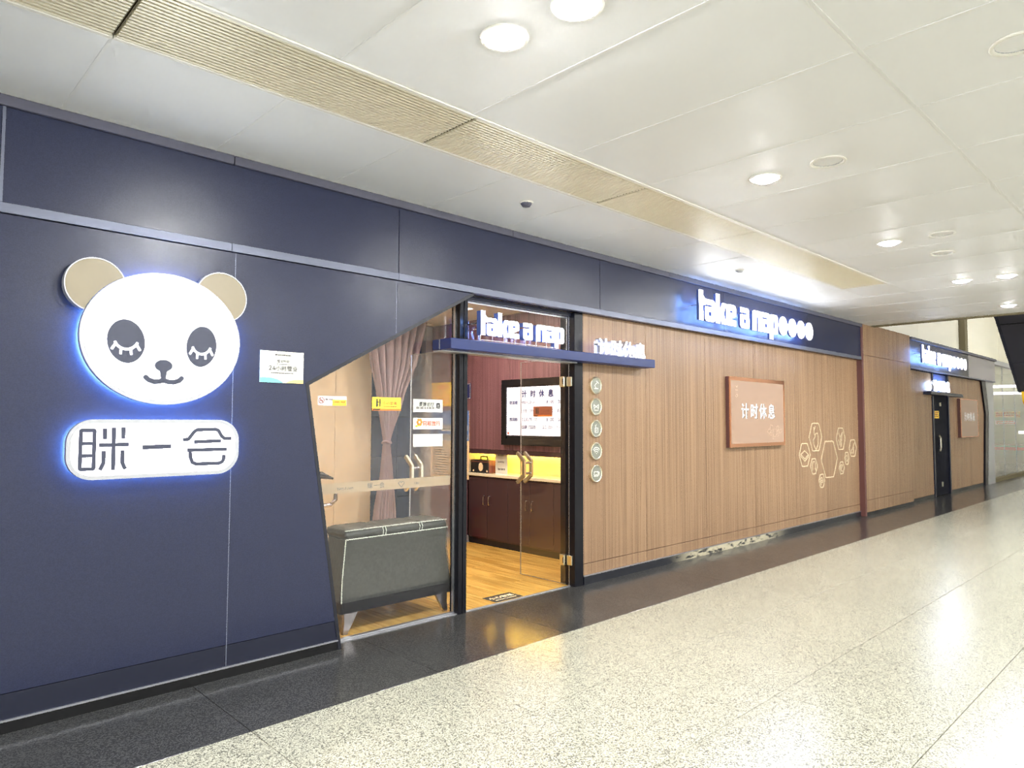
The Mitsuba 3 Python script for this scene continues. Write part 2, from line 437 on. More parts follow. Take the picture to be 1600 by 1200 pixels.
GLYPHS = {
    '计': '60 49 60 61 100 61 100 115 113 114 113 61 153 61 153 49 113 49 113 -33 100 -33 100 49/7 53 7 65 45 65 45 -2 49 -2 63 9 65 9 68 1 66 -4 38 -23 32 -30 25 -18 31 -13 33 -7 33 52/22 104 29 112 31 112 55 89 55 87 47 79',
    '时': '70 71 70 83 122 83 122 114 134 114 134 83 154 83 154 71 134 70 134 -22 131 -27 118 -31 94 -31 90 -20 119 -19 122 -17 122 71/100 14 76 53 87 57 111 19/13 102 63 102 63 -3 25 -3 24 -16 13 -16;24 9 52 8 52 44 24 44;52 90 24 91 24 55 52 55',
    '休': '44 -5 70 26 87 60 86 62 49 62 49 74 94 74 94 113 106 113 106 74 152 74 152 62 114 61 128 31 143 10 156 -2 148 -12 130 7 118 26 107 49 106 -33 94 -33 94 45 80 20 65 -1 53 -13 51 -13/4 47 4 50 20 66 34 86 46 113 49 114 58 111 59 109 56 102 41 75 41 -33 29 -32 29 56 27 56 11 37',
    '息': '122 10 133 15 147 -6 151 -17 140 -22 131 -2/31 100 69 100 74 116 88 114 82 103 83 100 129 100 129 24 78 23 98 0 89 -7 78 8 67 18 72 23 31 23;43 34 116 33 117 45 44 46;43 56 116 55 117 67 44 68;43 78 116 77 117 89 44 90/42 -20 42 12 54 12 54 -16 59 -19 105 -19 111 -14 112 -1 123 -5 120 -23 115 -28 109 -30 55 -30 46 -27/8 -21 23 12 33 9 34 7 30 -3 19 -25',
    '小': '132 35 113 72 117 74 125 76 146 36 156 4 143 -1/48 -33 44 -21 70 -21 74 -18 74 113 87 113 87 -23 82 -30 70 -33/5 8 22 37 29 59 32 75 46 73 37 40 24 12 17 2',
    '心': '122 56 123 59 131 62 134 61 149 24 154 1 144 -3 142 -2 133 31/47 70 60 70 61 -17 68 -19 107 -18 112 -10 115 15 125 10 124 -10 122 -18 116 -27 108 -30 61 -30 53 -27 49 -23 47 -15/55 101 62 109 66 108 91 89 106 75 106 73 99 65 97 65 84 79/7 -3 17 30 21 57 25 58 33 56 28 22 20 -7 18 -8',
    '玻': '6 -6 8 -3 27 4 27 46 9 46 9 57 27 57 27 92 8 93 8 104 56 104 56 93 38 92 38 58 53 57 53 46 38 46 38 9 55 14 57 4 59 6 63 35 63 91 99 91 100 93 100 115 111 115 111 91 144 92 152 90 142 57 131 59 137 80 111 79 111 52 139 52 144 50 138 28 129 11 118 -3 130 -12 153 -21 154 -23 147 -32 126 -24 109 -12 91 -25 72 -33 66 -23 87 -14 100 -3 87 15 75 41 68 -5 64 -16 55 -31 47 -26 46 -22 54 -10 57 3 12 -15 8 -14;88 40 95 23 104 10 110 6 123 23 130 40;74 53 100 52 100 80 74 80',
    '璃': '58 89 58 100 98 100 94 113 100 115 105 115 112 100 152 100 151 89/61 -33 61 27 94 27 99 37 98 39 67 39 67 84 78 84 78 49 131 49 132 84 143 84 143 39 112 39 107 28 149 27 148 -28 140 -32 121 -32 118 -25 118 -23 136 -23 138 -22 138 17 102 17 92 -1 95 -3 117 0 112 11 120 13 133 -11 132 -14 125 -16 121 -8 90 -12 81 -15 78 -4 84 1 91 16 74 17 73 -33/85 51 81 58 99 69 84 79 88 85 106 74 118 86 126 84 114 70 127 59 123 53 107 64 88 51/7 -11 6 0 21 3 26 6 26 45 9 45 9 56 26 56 26 90 7 91 7 102 54 102 54 91 37 90 37 57 51 56 51 45 37 45 37 9 40 8 55 12 56 1 10 -12',
    '营': '10 91 10 102 45 102 45 115 57 115 58 102 101 102 102 115 114 115 114 102 151 101 151 91 114 91 114 80 102 80 101 91 58 91 57 80 45 80 44 91/14 74 147 75 147 43 135 43 134 65 27 65 26 43 14 43/27 13 135 13 136 -33 124 -33 123 -27 40 -27 39 -33 27 -33;40 2 40 -17 124 -16 123 2/38 54 123 55 124 23 38 23;50 33 111 32 112 45 51 46',
    '业': '10 -25 10 -13 54 -12 54 113 67 113 67 -12 94 -13 94 113 106 113 106 -12 151 -13 151 -25/110 21 127 53 136 77 147 73 142 58 121 17/13 74 23 78 25 77 47 22 37 18 34 19 27 43',
    '间': '56 106 146 106 146 -24 143 -29 135 -32 119 -32 116 -23 116 -21 132 -21 134 -19 134 94 132 95 56 95/50 69 110 69 110 -4 50 -4;61 38 99 37 99 59 61 59;62 27 61 6 99 6 99 27/18 106 19 109 27 113 42 97 46 89 36 84/15 79 27 79 27 -33 15 -33',
    '曹': '11 93 11 103 55 103 55 115 67 115 68 103 90 103 91 115 103 115 104 103 149 103 149 93 103 92 104 83 139 83 139 33 20 33 20 83 54 83 55 92;104 54 103 42 126 42 126 54;104 74 103 62 126 62 126 74;67 84 91 83 91 93 67 93;68 54 67 42 91 42 91 54;68 74 67 62 91 62 91 74;32 43 55 42 55 54 32 54;32 63 55 62 55 74 32 74/31 24 129 24 129 -32 116 -32 115 -27 44 -27 43 -33 31 -33;43 -17 115 -18 116 -6 44 -5;43 4 115 3 116 14 44 15',
    '操': '45 -21 46 -19 59 -15 75 -6 88 6 87 7 55 7 55 17 97 18 96 30 58 30 58 66 98 66 98 31 106 30 107 66 149 66 149 30 108 29 109 17 152 17 152 7 117 6 123 -1 137 -11 154 -18 147 -28 127 -17 109 0 108 -33 97 -33 96 -1 79 -16 57 -28 51 -29;117 40 139 39 139 57 117 57;67 40 88 39 88 57 67 57/74 108 132 108 132 73 74 73;84 83 121 82 121 99 84 99/9 18 6 30 25 37 25 71 7 71 7 82 25 82 25 115 37 115 37 82 52 82 52 71 37 71 37 42 51 45 53 35 37 28 37 -23 33 -30 26 -32 15 -32 14 -30 12 -21 25 -20 25 22',
    '出': '17 35 30 35 30 -12 73 -12 73 45 24 45 24 100 36 100 36 57 72 57 73 115 86 115 86 57 123 57 124 101 136 101 137 45 86 45 86 -11 130 -12 130 35 143 35 143 -33 130 -33 129 -24 17 -24',
    '行': '63 49 63 61 153 61 152 49 129 48 129 -21 127 -27 123 -31 112 -33 91 -33 87 -22 114 -21 116 -20 116 49/70 106 148 106 148 94 70 94/4 32 23 47 35 60 49 81 60 77 55 67 43 52 42 -34 31 -34 31 37 14 22 12 22/11 72 6 81 24 94 42 115 54 111 48 102 27 81 14 71',
    '同': '14 106 146 106 146 -24 142 -30 131 -33 113 -33 109 -23 109 -21 127 -22 134 -19 134 95 27 95 26 -33 14 -33/40 78 121 78 121 68 40 68/48 51 112 51 112 0 60 0 59 -12 48 -12;60 41 59 10 101 10 101 41',
    '程': '61 -18 103 -17 103 3 72 3 72 13 103 13 103 33 68 33 68 44 151 43 151 33 115 33 115 13 147 13 147 3 115 3 115 -17 154 -18 154 -29 61 -29/74 108 145 108 145 58 74 58;85 69 133 68 133 98 85 98/10 -3 5 9 22 33 32 58 8 59 8 70 34 71 34 94 10 91 7 100 38 106 58 113 66 103 46 97 46 71 66 70 66 59 46 59 46 49 64 31 67 25 60 17 51 31 46 34 46 -32 34 -33 34 35 32 35 23 14 12 -3',
    '旅': '76 -24 80 -19 82 -10 82 60 140 77 148 70 147 68 120 60 118 59 118 56 124 33 133 39 142 49 151 43 141 32 127 22 127 19 138 -5 153 -22 146 -30 144 -30 127 -10 115 19 108 55 106 56 93 52 93 -12 117 -3 119 -13 89 -27 83 -32/66 65 74 75 84 94 90 115 102 113 96 93 151 93 151 82 92 82 76 59/5 -26 17 -4 23 17 25 32 25 76 8 77 8 88 71 88 71 77 36 76 36 56 66 56 64 -4 62 -20 59 -27 53 -31 35 -31 33 -24 33 -21 48 -21 51 -15 54 11 54 45 36 45 34 15 24 -17 15 -32/30 111 41 115 48 100 49 93 39 90',
    '禁': '73 58 87 68 103 88 102 89 80 89 80 99 108 99 108 115 120 115 120 99 148 99 148 89 124 88 133 75 153 59 146 50 142 52 121 75 120 48 108 48 107 77 99 66 81 50/10 9 10 19 150 19 150 9 87 9 86 -27 82 -31 73 -33 54 -33 50 -22 74 -22 75 9/106 -3 116 3 142 -17 148 -25 137 -30 124 -16/29 42 134 42 134 32 29 32/6 57 26 75 34 87 33 89 12 89 12 99 39 99 39 115 50 115 50 99 72 99 72 89 50 89 75 69 69 62 67 62 50 76 50 48 39 48 38 76 29 63 14 49/9 -24 25 -13 39 3 50 0 50 -3 35 -19 19 -31',
    '止': '8 -25 8 -13 30 -12 30 79 42 79 42 -13 80 -13 80 115 92 115 92 61 145 61 145 49 92 49 92 -13 152 -13 152 -25',
    '吸': '42 -27 54 -12 64 8 70 30 74 54 76 93 58 94 58 105 132 105 121 62 142 61 148 57 139 28 122 -2 138 -15 154 -22 154 -24 147 -32 144 -32 129 -24 113 -12 99 -24 82 -33 75 -24 90 -16 105 -2 94 13 83 34 75 5 62 -21 52 -33;87 57 97 30 110 10 115 8 129 33 134 49 105 50 113 75 117 94 88 94 86 70/12 100 53 100 53 10 23 10 23 -6 12 -5;23 22 42 22 41 89 23 88',
    '烟': '7 -26 22 -2 29 25 31 48 31 114 42 114 42 41 40 27 64 -6 65 78 61 74 52 51 50 50 44 53 44 55 55 87 65 84 65 107 148 108 148 -32 137 -32 136 -24 77 -24 76 -33 65 -33 65 -8 55 -15 39 10 27 -18 16 -33;76 -12 137 -13 137 97 76 97/78 -2 93 20 97 31 101 51 100 54 80 54 80 64 102 64 102 92 111 92 111 64 133 64 133 54 112 54 110 46 126 20 135 -1 126 -5 108 31 98 8 91 -2 86 -7/6 44 11 60 13 82 20 82 22 81 22 71 16 40 12 40',
    '神': '68 89 102 90 102 115 114 115 114 90 148 90 148 6 136 6 135 12 114 12 114 -33 102 -33 102 12 81 12 79 4 68 5;114 24 136 23 136 45 114 45;114 57 136 56 136 79 114 79;80 24 102 23 102 45 80 45;80 57 102 56 102 79 80 79/5 25 30 47 48 74 47 76 8 76 8 87 39 87 36 95 25 109 32 114 35 114 49 95 40 87 58 87 63 84 56 66 44 48 65 27 65 25 60 18 57 17 47 31 41 35 41 -33 30 -33 30 30 12 15 10 15',
    '州': '131 -30 131 113 143 113 143 -30/99 69 100 71 109 74 122 49 126 38 125 34 116 30 110 49/84 109 95 109 95 -21 84 -21/54 67 57 71 64 72 73 49 76 37 75 32 68 29 65 30 62 46/9 -23 23 -7 32 13 36 30 38 51 38 112 50 112 50 49 48 28 43 6 34 -13 18 -32/5 33 13 50 19 74 23 75 30 73 26 54 16 29',
    '专': '9 55 9 67 54 67 59 86 22 86 22 97 63 97 68 115 80 114 76 97 137 97 137 86 73 86 66 67 149 66 149 55 63 55 61 52 57 40 58 37 128 38 137 33 95 -10 120 -22 114 -33 84 -18 41 -3 48 6 50 6 83 -5 113 26 40 26 49 55',
    '车': '10 -3 10 9 81 10 81 34 26 33 23 44 35 58 45 79 12 80 13 92 52 92 61 116 75 112 67 95 68 92 148 92 148 80 60 80 41 46 81 45 81 70 94 70 94 45 137 45 137 34 94 34 94 9 151 9 151 -3 94 -3 94 -33 81 -33 80 -3',
    '商': '10 87 10 97 76 97 76 100 71 113 78 115 83 115 91 97 150 97 150 87 108 86 117 84 118 82 107 64 142 64 142 -22 140 -28 130 -32 109 -32 106 -25 106 -23 128 -23 131 -19 130 54 32 54 30 52 30 -33 19 -33 19 64 52 64 53 66 44 82 45 84 51 85 51 87;56 65 94 64 105 87 55 87 65 70/90 44 90 46 97 52 122 34 128 29 128 27 122 20 120 20/35 28 51 39 63 51 71 48 72 46 50 24 109 24 109 -12 61 -12 60 -20 50 -20 50 24 41 19;61 15 60 -3 99 -3 99 15',
    '务': '12 37 8 48 39 52 66 59 44 78 23 64 21 64 15 72 44 93 61 115 73 113 65 98 131 99 136 96 138 93 125 78 109 66 98 61 98 58 122 53 153 50 147 39 110 44 82 53 49 43 14 37;53 86 66 72 79 65 83 65 102 74 118 87 55 88/9 -23 30 -17 46 -9 57 1 64 13 63 14 21 14 20 25 67 25 71 41 84 40 82 25 139 25 134 -11 128 -25 121 -30 89 -31 85 -20 116 -20 122 -9 125 14 78 14 66 -6 48 -21 20 -32 15 -32',
    '舱': '6 35 6 45 18 46 18 95 32 96 36 115 48 113 42 95 67 95 68 60 85 75 92 84 101 98 108 115 112 116 118 114 120 113 118 109 119 104 128 88 141 71 155 59 155 57 148 50 138 56 136 18 134 12 128 8 104 8 102 16 102 18 124 18 127 33 127 48 96 48 96 -14 101 -19 136 -19 140 -13 141 2 143 4 152 0 148 -23 140 -29 95 -29 87 -24 85 -17 85 56 83 57 74 49 68 58 67 -24 65 -28 59 -31 42 -31 39 -22 56 -19 56 35 30 35 28 33 28 13 25 -8 19 -27 14 -34 7 -29 6 -26 15 -3 18 33 16 35;101 77 87 58 137 59 127 71 112 96;29 85 28 45 56 45 56 85/33 24 34 27 41 29 52 8 52 4 44 1 41 11/33 74 39 78 42 77 50 59 50 55 42 52',
    '元': '8 -24 23 -16 36 -4 46 17 50 39 49 45 10 45 9 57 151 57 151 45 105 44 106 -17 111 -19 138 -18 141 -11 143 10 153 5 151 -18 145 -28 140 -30 105 -30 96 -26 93 -17 92 45 63 45 59 16 55 4 47 -10 35 -22 20 -31 15 -32/24 103 137 103 137 91 24 91',
    '贵': '9 54 9 64 74 64 73 74 28 74 28 104 73 104 74 115 86 115 87 104 132 104 132 74 87 74 86 64 152 64 152 54;87 95 87 83 120 84 119 95;41 95 41 83 74 84 73 95/84 -10 91 -1 136 -17 146 -22 146 -25 140 -33 119 -22/31 -5 31 44 130 44 129 -5 117 -5 116 34 43 34 43 -5/12 -25 14 -23 43 -16 62 -6 69 1 72 8 73 28 86 28 86 15 83 1 70 -14 52 -24 23 -33 19 -33',
    '宾': '10 3 10 14 34 14 35 69 88 74 118 80 123 80 128 70 77 62 48 60 47 47 140 47 139 36 113 36 113 15 150 14 150 3;47 15 100 14 100 36 47 36/13 99 74 99 75 102 69 113 81 116 92 99 148 99 148 65 135 65 134 88 26 88 25 65 13 65/96 -9 100 -2 104 -1 148 -22 148 -25 143 -33 141 -33/9 -24 10 -22 37 -11 50 -2 63 -6 54 -14 19 -33',
    '夜': '4 27 27 51 45 83 44 86 10 86 10 97 75 97 76 100 69 112 79 116 84 111 91 97 151 97 151 86 94 85 102 82 96 68 141 68 146 65 142 48 132 27 112 1 127 -11 143 -19 155 -22 148 -33 125 -24 103 -8 84 -21 58 -33 56 -33 49 -24 50 -22 78 -11 94 0 82 16 73 33 58 19 49 27 73 53 87 77 89 86 50 85 56 83 57 80 42 53 42 -33 31 -33 31 36 14 18 12 18;80 45 89 25 103 9 120 29 132 56 89 57/90 45 94 50 98 51 116 33 107 27',
    '通': '6 -22 17 -10 29 -2 29 43 7 43 7 54 41 54 41 -2 60 -15 81 -19 116 -19 155 -16 152 -28 138 -29 69 -28 50 -21 36 -11 28 -14 15 -31 11 -29/58 74 101 74 101 76 76 86 73 89 79 95 82 95 104 86 124 99 58 100 58 109 141 109 145 106 146 103 141 98 115 81 126 74 147 74 146 -4 143 -7 136 -9 119 -9 117 1 135 1 134 18 107 18 107 -8 96 -8 96 18 70 18 69 -9 58 -9;107 29 109 27 135 27 135 42 107 42;107 52 135 51 135 65 107 65;69 29 71 27 96 27 96 42 69 42;69 52 96 51 96 65 69 65/11 101 11 103 17 108 20 108 46 83 46 81 37 74',
    '过': '6 -19 15 -8 30 2 30 44 8 44 8 55 42 55 42 1 61 -12 88 -16 154 -13 150 -26 71 -26 51 -19 37 -9 33 -9 27 -13 15 -29/53 75 53 86 115 86 115 114 127 115 127 86 150 86 150 75 129 75 127 73 127 4 123 -2 113 -5 89 -5 85 5 85 7 113 7 115 8 115 75/61 56 71 62 84 46 93 30 83 24 75 39/13 104 20 110 23 110 40 93 46 83 36 77 28 89',
    '早': '8 5 8 17 73 18 73 41 24 41 25 108 135 108 135 41 86 41 86 18 153 17 153 5 86 5 86 -33 73 -33 73 5;36 53 122 52 123 68 37 69;36 80 122 79 123 96 37 97',
    '次': '39 -25 62 -10 81 12 90 39 91 68 104 68 104 43 110 23 121 3 133 -10 153 -21 146 -32 129 -23 113 -6 99 21 89 0 69 -21 50 -33 47 -33/47 48 63 79 73 115 85 113 79 88 142 88 149 84 143 63 133 40 122 45 133 72 132 76 76 76 58 42/7 -9 38 39 41 41 49 34 49 32 19 -16 17 -17/9 95 17 104 44 87 47 84 47 81 41 74 39 74 25 86',
    '日': '28 104 133 104 133 -31 121 -31 119 -21 41 -21 40 -31 28 -31;40 49 120 48 120 92 40 92;41 36 40 -9 120 -9 120 36',
    '欢': '58 -26 59 -23 79 -8 90 7 96 21 100 37 101 70 112 70 112 47 121 15 134 -7 143 -16 155 -22 155 -24 148 -33 137 -27 122 -11 108 20 105 11 95 -7 77 -26 67 -33/69 54 81 82 87 115 99 113 95 91 146 91 151 89 147 70 141 54 131 56 137 80 92 80 80 50 77 48/12 -22 5 -12 23 4 37 27 9 67 9 70 18 75 38 45 43 41 51 62 56 84 55 86 8 86 8 97 64 97 69 95 61 55 51 29 65 -1 56 -8 44 14 31 -5 16 -20',
    '迎': '6 -23 17 -11 28 -4 28 47 8 48 8 59 40 59 40 -2 54 -13 64 -17 81 -20 115 -20 154 -17 149 -30 125 -31 80 -31 67 -29 55 -25 37 -13 33 -13 27 -17 15 -33/99 -12 99 103 147 103 147 14 145 10 136 7 122 7 121 9 119 17 134 17 136 19 136 92 111 93 110 91 110 -13/50 12 50 15 55 19 57 25 57 100 70 104 90 115 98 106 68 92 68 24 96 31 96 20 64 10 56 5/11 98 17 105 19 105 38 93 47 84 38 77',
    '光': '6 -24 7 -22 25 -15 37 -5 47 13 51 33 50 42 9 42 9 53 73 53 73 115 86 115 86 53 152 53 152 42 106 41 107 -21 111 -22 138 -21 141 -16 142 5 144 5 154 0 151 -23 148 -29 144 -32 105 -33 96 -28 94 -22 93 42 64 42 60 13 57 4 47 -13 31 -26 15 -33 11 -31/107 68 119 88 127 109 139 105 128 80 119 65 114 64/22 102 31 107 35 105 51 74 51 66 43 63 40 64 36 78',
    '临': '56 58 63 67 74 86 84 116 96 114 92 97 152 97 152 85 86 85 76 65 67 53/68 40 147 41 148 -32 136 -32 135 -24 81 -24 80 -33 68 -33;114 -12 136 -13 136 29 114 29;80 -12 103 -13 103 29 80 29/93 71 100 79 102 79 118 66 128 54 119 47 115 53/40 -32 40 113 52 113 52 -32/14 96 25 96 25 -12 14 -12',
    '温': '41 -28 41 -17 55 -16 55 33 143 33 143 -16 154 -17 154 -28;116 -16 132 -17 132 22 116 22;91 -16 106 -17 106 22 91 22;66 -16 81 -17 81 22 66 22/60 108 138 108 138 46 60 46;71 57 125 56 126 71 72 72;71 83 125 82 126 97 72 98/16 104 19 110 24 113 47 101 51 98 51 95 44 87 33 96/11 -23 11 -20 40 29 48 21 27 -20 21 -30/6 60 10 67 14 69 34 59 40 55 42 51 35 43 23 52',
    '馨': '6 -1 36 8 56 18 55 19 12 19 13 28 74 29 73 36 35 35 33 43 82 45 78 52 28 52 21 38 15 32 12 33 7 39 14 46 18 57 19 78 77 78 77 54 81 53 105 60 102 63 88 68 92 74 87 75 87 83 84 84 81 90 94 98 95 112 133 112 133 95 151 95 151 87 128 87 123 92 123 104 105 104 101 92 90 84 91 83 139 83 142 81 138 72 128 61 150 50 150 47 146 42 117 56 90 46 102 45 121 48 128 43 129 40 85 35 86 28 148 27 148 19 104 18 122 9 154 1 148 -8 127 -3 127 -33 116 -33 114 -29 47 -29 46 -33 35 -33 35 -3 12 -9;95 75 117 65 128 74;46 -21 114 -22 115 -15 47 -14;47 -2 47 -8 115 -7 114 -2;85 18 87 5 106 6 87 19;86 46 88 44 89 45;54 6 74 5 74 19 72 19;52 60 67 59 67 71 52 71;28 60 43 59 43 71 29 71/12 100 12 108 40 108 41 115 52 115 53 108 82 107 82 100 52 99 53 92 78 92 78 84 17 84 16 92 40 92 41 99',
    '提': '45 -27 54 -17 62 -3 69 27 80 26 77 6 83 -5 91 -13 97 -14 97 35 58 35 58 45 150 45 150 35 109 35 109 16 142 16 142 6 109 6 109 -18 114 -20 155 -20 152 -31 115 -31 98 -28 85 -21 73 -5 65 -21 54 -33/65 110 141 110 141 57 65 57;76 68 78 66 129 66 130 78 77 79;77 100 77 88 130 89 129 101/5 26 6 30 26 36 26 71 6 71 6 82 26 82 26 115 37 115 37 83 55 82 55 71 37 71 37 40 54 44 55 33 37 27 37 -25 30 -31 12 -32 9 -24 9 -21 24 -21 26 -20 26 23 7 18',
    '示': '10 52 10 64 151 64 150 52 87 52 87 -21 82 -30 70 -33 50 -33 46 -20 70 -21 74 -19 74 52/126 7 110 32 119 36 122 35 141 6 149 -14 137 -18/24 103 136 103 136 91 24 91/6 -12 24 9 37 36 50 33 38 8 21 -15 18 -18 15 -18',
    '电': '20 1 20 92 72 92 72 115 85 115 86 92 138 92 138 10 85 10 85 -12 91 -18 133 -18 139 -14 143 8 148 4 154 3 151 -18 145 -27 138 -30 86 -30 80 -28 77 -26 73 -18 71 10 34 10 32 0;85 23 126 22 126 46 85 46;85 58 126 57 126 80 85 80;33 23 72 22 72 46 33 46;33 58 72 57 72 80 33 80',
    '子': '8 43 74 43 74 66 96 78 112 91 111 92 24 92 24 104 131 105 138 100 139 97 108 72 87 61 87 44 152 43 152 31 87 31 87 -22 85 -27 76 -32 47 -33 42 -21 71 -21 74 -20 74 31 8 31',
    '全': '12 45 5 55 27 66 52 85 67 100 79 117 88 113 89 110 87 107 104 89 124 73 156 53 148 44 130 55 129 45 86 45 86 20 129 20 129 9 86 9 86 -18 149 -18 149 -29 12 -29 12 -18 74 -18 74 9 32 9 32 19 74 20 74 44 32 45 31 55;57 74 36 56 127 57 104 74 80 98',
    '面': '9 93 10 105 151 105 151 93 85 93 79 73 143 72 143 -33 131 -33 130 -24 29 -24 28 -33 17 -33 17 72 67 72 71 92;107 -12 131 -12 130 61 107 60;62 45 96 44 96 61 62 61;63 5 62 -13 96 -13 96 5;63 34 62 15 96 15 96 34;28 -12 51 -12 50 61 28 60',
    '眯': '54 -12 76 12 92 43 91 45 61 45 61 56 99 56 99 115 111 115 111 57 151 56 151 45 119 45 118 43 135 11 156 -11 148 -20 143 -17 123 9 112 31 111 -33 99 -33 98 31 82 1 63 -21/121 67 130 89 135 108 147 104 131 65 127 64/75 81 67 103 77 105 84 89 90 67 79 63/11 106 56 106 56 -4 22 -4 22 -17 11 -17;22 74 45 73 45 95 22 95;23 29 22 7 45 7 44 30;23 62 22 40 45 40 45 62',
    '一': '7 49 154 49 154 36 7 36',
    '会': '7 59 31 71 52 85 72 103 80 115 92 110 88 102 110 84 126 74 154 62 146 51 120 64 119 54 42 54 41 63 16 49;64 79 47 65 117 66 81 94/14 22 14 34 147 34 147 22 76 22 46 -13 54 -14 115 -9 114 -5 98 10 109 16 133 -9 144 -24 144 -27 134 -33 126 -20 113 -20 25 -29 21 -17 29 -13 47 5 59 21',
}
# ================================================================== the setting
YN, YW, YG = 4.27, 4.34, 4.43      # navy cladding, wood panels, glass

# ---- floor: light terrazzo tiles, a dark granite border along the shop
FL = 'floor'
add(None, FL, bx(-5, -3.76, -0.08, 27, 4.40, -0.006), 'm_grout', kind='structure')
tile = cbx(0, 0, -0.03, 1.182, 0.797, 0, 0.0015)
first = None
for j in range(9):
    for i in range(-4, 15):
        x, y = 0.345 + 1.185 * i + 0.0015, 3.46 - 0.8 * (j + 1) + 0.0015
        if first is None:
            m = tile.copy(); m.apply_translation((x, y, 0)); fx, fy = x, y
            first = add(FL, 'tile', m, 'm_terrazzo')
        else:
            again(FL, 'tile', first, T().translate([x - fx, y - fy, 0]))
add(FL, 'far_paving', bx(0.345 + 1.185 * 15 + 0.0015, -3.75, -0.03, 27, 3.4585, 0), 'm_terrazzo')
btile = cbx(0, 0, -0.03, 1.182, 0.93, 0, 0.0015)
firstb = None
for i in range(-4, 15):
    x = 0.345 + 1.185 * i + 0.0015
    if firstb is None:
        m = btile.copy(); m.apply_translation((x, 3.4615, 0)); fbx = x
        firstb = add(FL, 'border_tile', m, 'm_granite', label='dark polished granite border tile')
    else:
        again(FL, 'border_tile', firstb, T().translate([x - fbx, 0, 0]))
add(FL, 'far_border', bx(0.345 + 1.185 * 15 + 0.0015, 3.4615, -0.03, 27, 4.3915, 0), 'm_granite', label='dark polished granite border')

# ---- corridor ceiling: white metal panels, raised white seams, a linear grille let in
CZ = 3.2
CE = 'ceiling'
add(None, CE, bx(-5, -3.76, CZ + 0.10, 12.62, 4.5, CZ + 0.16), 'm_white', kind='structure')
PX, X0 = 0.805, 0.77
rows = [(3.3, 4.285), (1.1, 2.77), (-0.585, 1.09), (-2.27, -0.595), (-3.75, -2.28)]
for y0, y1 in rows:
    src = None
    for k in range(-7, 15):
        xa, xb = X0 + PX * k + 0.004, X0 + PX * (k + 1) - 0.004
        if xb > 12.6:
            xb = 12.59
        if xb - xa < 0.1:
            continue
        full = abs(xb - xa - (PX - 0.008)) < 1e-6
        if src is None or not full:
            s = add(CE, 'panel', cbx(xa, y0, CZ, xb, y1, CZ + 0.02, 0.003), 'm_ceiling')
            if full:
                src, sx = s, xa
        else:
            again(CE, 'panel', src, T().translate([xa - sx, 0, 0]))
for y0, y1 in ((2.77, 3.3),):   # beyond the grille's end the ceiling closes again
    for k in range(10, 15):
        xa, xb = X0 + PX * k + 0.03, min(X0 + PX * (k + 1) - 0.004, 12.59)
        add(CE, 'panel', cbx(max(xa, 8.87), y0 + 0.004, CZ, xb, y1 - 0.004, CZ + 0.02, 0.003), 'm_ceiling')
seam_src = None
for k in range(-6, 15):
    x = X0 + PX * k
    add(CE, 'cross_seam', cat([bx(x - 0.007, a, CZ - 0.0025, x + 0.007, b, CZ + 0.03) for a, b in ((3.3, 4.27), (-3.75, 2.77))]), 'm_seam', label='white seam between ceiling panels')
for y in (1.095, -0.59, -2.275):
    add(CE, 'long_seam', cat([bx(-5, y - 0.014, CZ - 0.003, 12.6, y - 0.004, CZ + 0.03), bx(-5, y + 0.004, CZ - 0.003, 12.6, y + 0.014, CZ + 0.03), bx(-5, y - 0.004, CZ - 0.001, 12.6, y + 0.004, CZ + 0.03)]), 'm_seam', label='double white seam along the ceiling')
add(None, 'trim_1', bx(12.59, -3.76, CZ - 0.02, 12.70, 4.22, CZ + 0.55), 'm_slat_back', kind='structure', label='edge of the lowered ceiling')

# ---- walls that close the place
add(None, 'wall_back', bx(-5, -3.86, 0, 27, -3.76, 7), 'm_wall', kind='structure')  # unseen wall, set close and near white to bounce light back
add(None, 'wall_left', bx(-5.1, -3.86, 0, -5.0, 4.5, 3.4), 'm_wall', kind='structure')
add(None, 'wall_end', bx(27, -3.86, 0, 27.1, 4.34, 7), 'm_atrium', kind='structure')
add('wall_end', 'upper_panel', bx(27, 4.342, 3.3, 27.1, 5.3, 7), 'm_atrium')

# ---- navy facade
WF = tag('wall_front', kind='structure')
panelA = sbox(-4.0, 0.198, 1.718, 2.592)
cut = Polygon([(1.724, 0.198), (2.455, 0.198), (2.214, 1.796), (3.66, 2.583), (3.66, 2.592), (1.724, 2.592)])
add(WF, 'cladding_panel', fac(panelA, YN, 0.03), 'm_navy')
add(WF, 'cladding_panel', fac(cut.intersection(sbox(1.7, 0, 2.918, 3)), YN, 0.03), 'm_navy')
add(WF, 'cladding_panel', fac(cut.intersection(sbox(2.924, 0, 4, 3)), YN, 0.03), 'm_navy')
add(WF, 'skirting_panel', fac(sbox(-4.0, 0.068, 1.716, 0.194), YN + 0.004, 0.03), 'm_navy_dark', label='dark navy skirting band')
add(WF, 'skirting_panel', fac(Polygon([(1.722, 0.068), (2.475, 0.068), (2.456, 0.194), (1.722, 0.194)]), YN + 0.004, 0.03), 'm_navy_dark', label='dark navy skirting band')
add(WF, 'silver_strip', fac(Polygon([(-4, 0.058), (2.477, 0.058), (2.476, 0.068), (-4, 0.068)]), YN - 0.004, 0.03), 'm_alu', label='thin silver strip above the granite base')
add(WF, 'granite_base', fac(Polygon([(-4, 0.0), (2.49, 0.0), (2.478, 0.058), (-4, 0.058)]), YN + 0.002, 0.03), 'm_base', label='polished dark granite base')
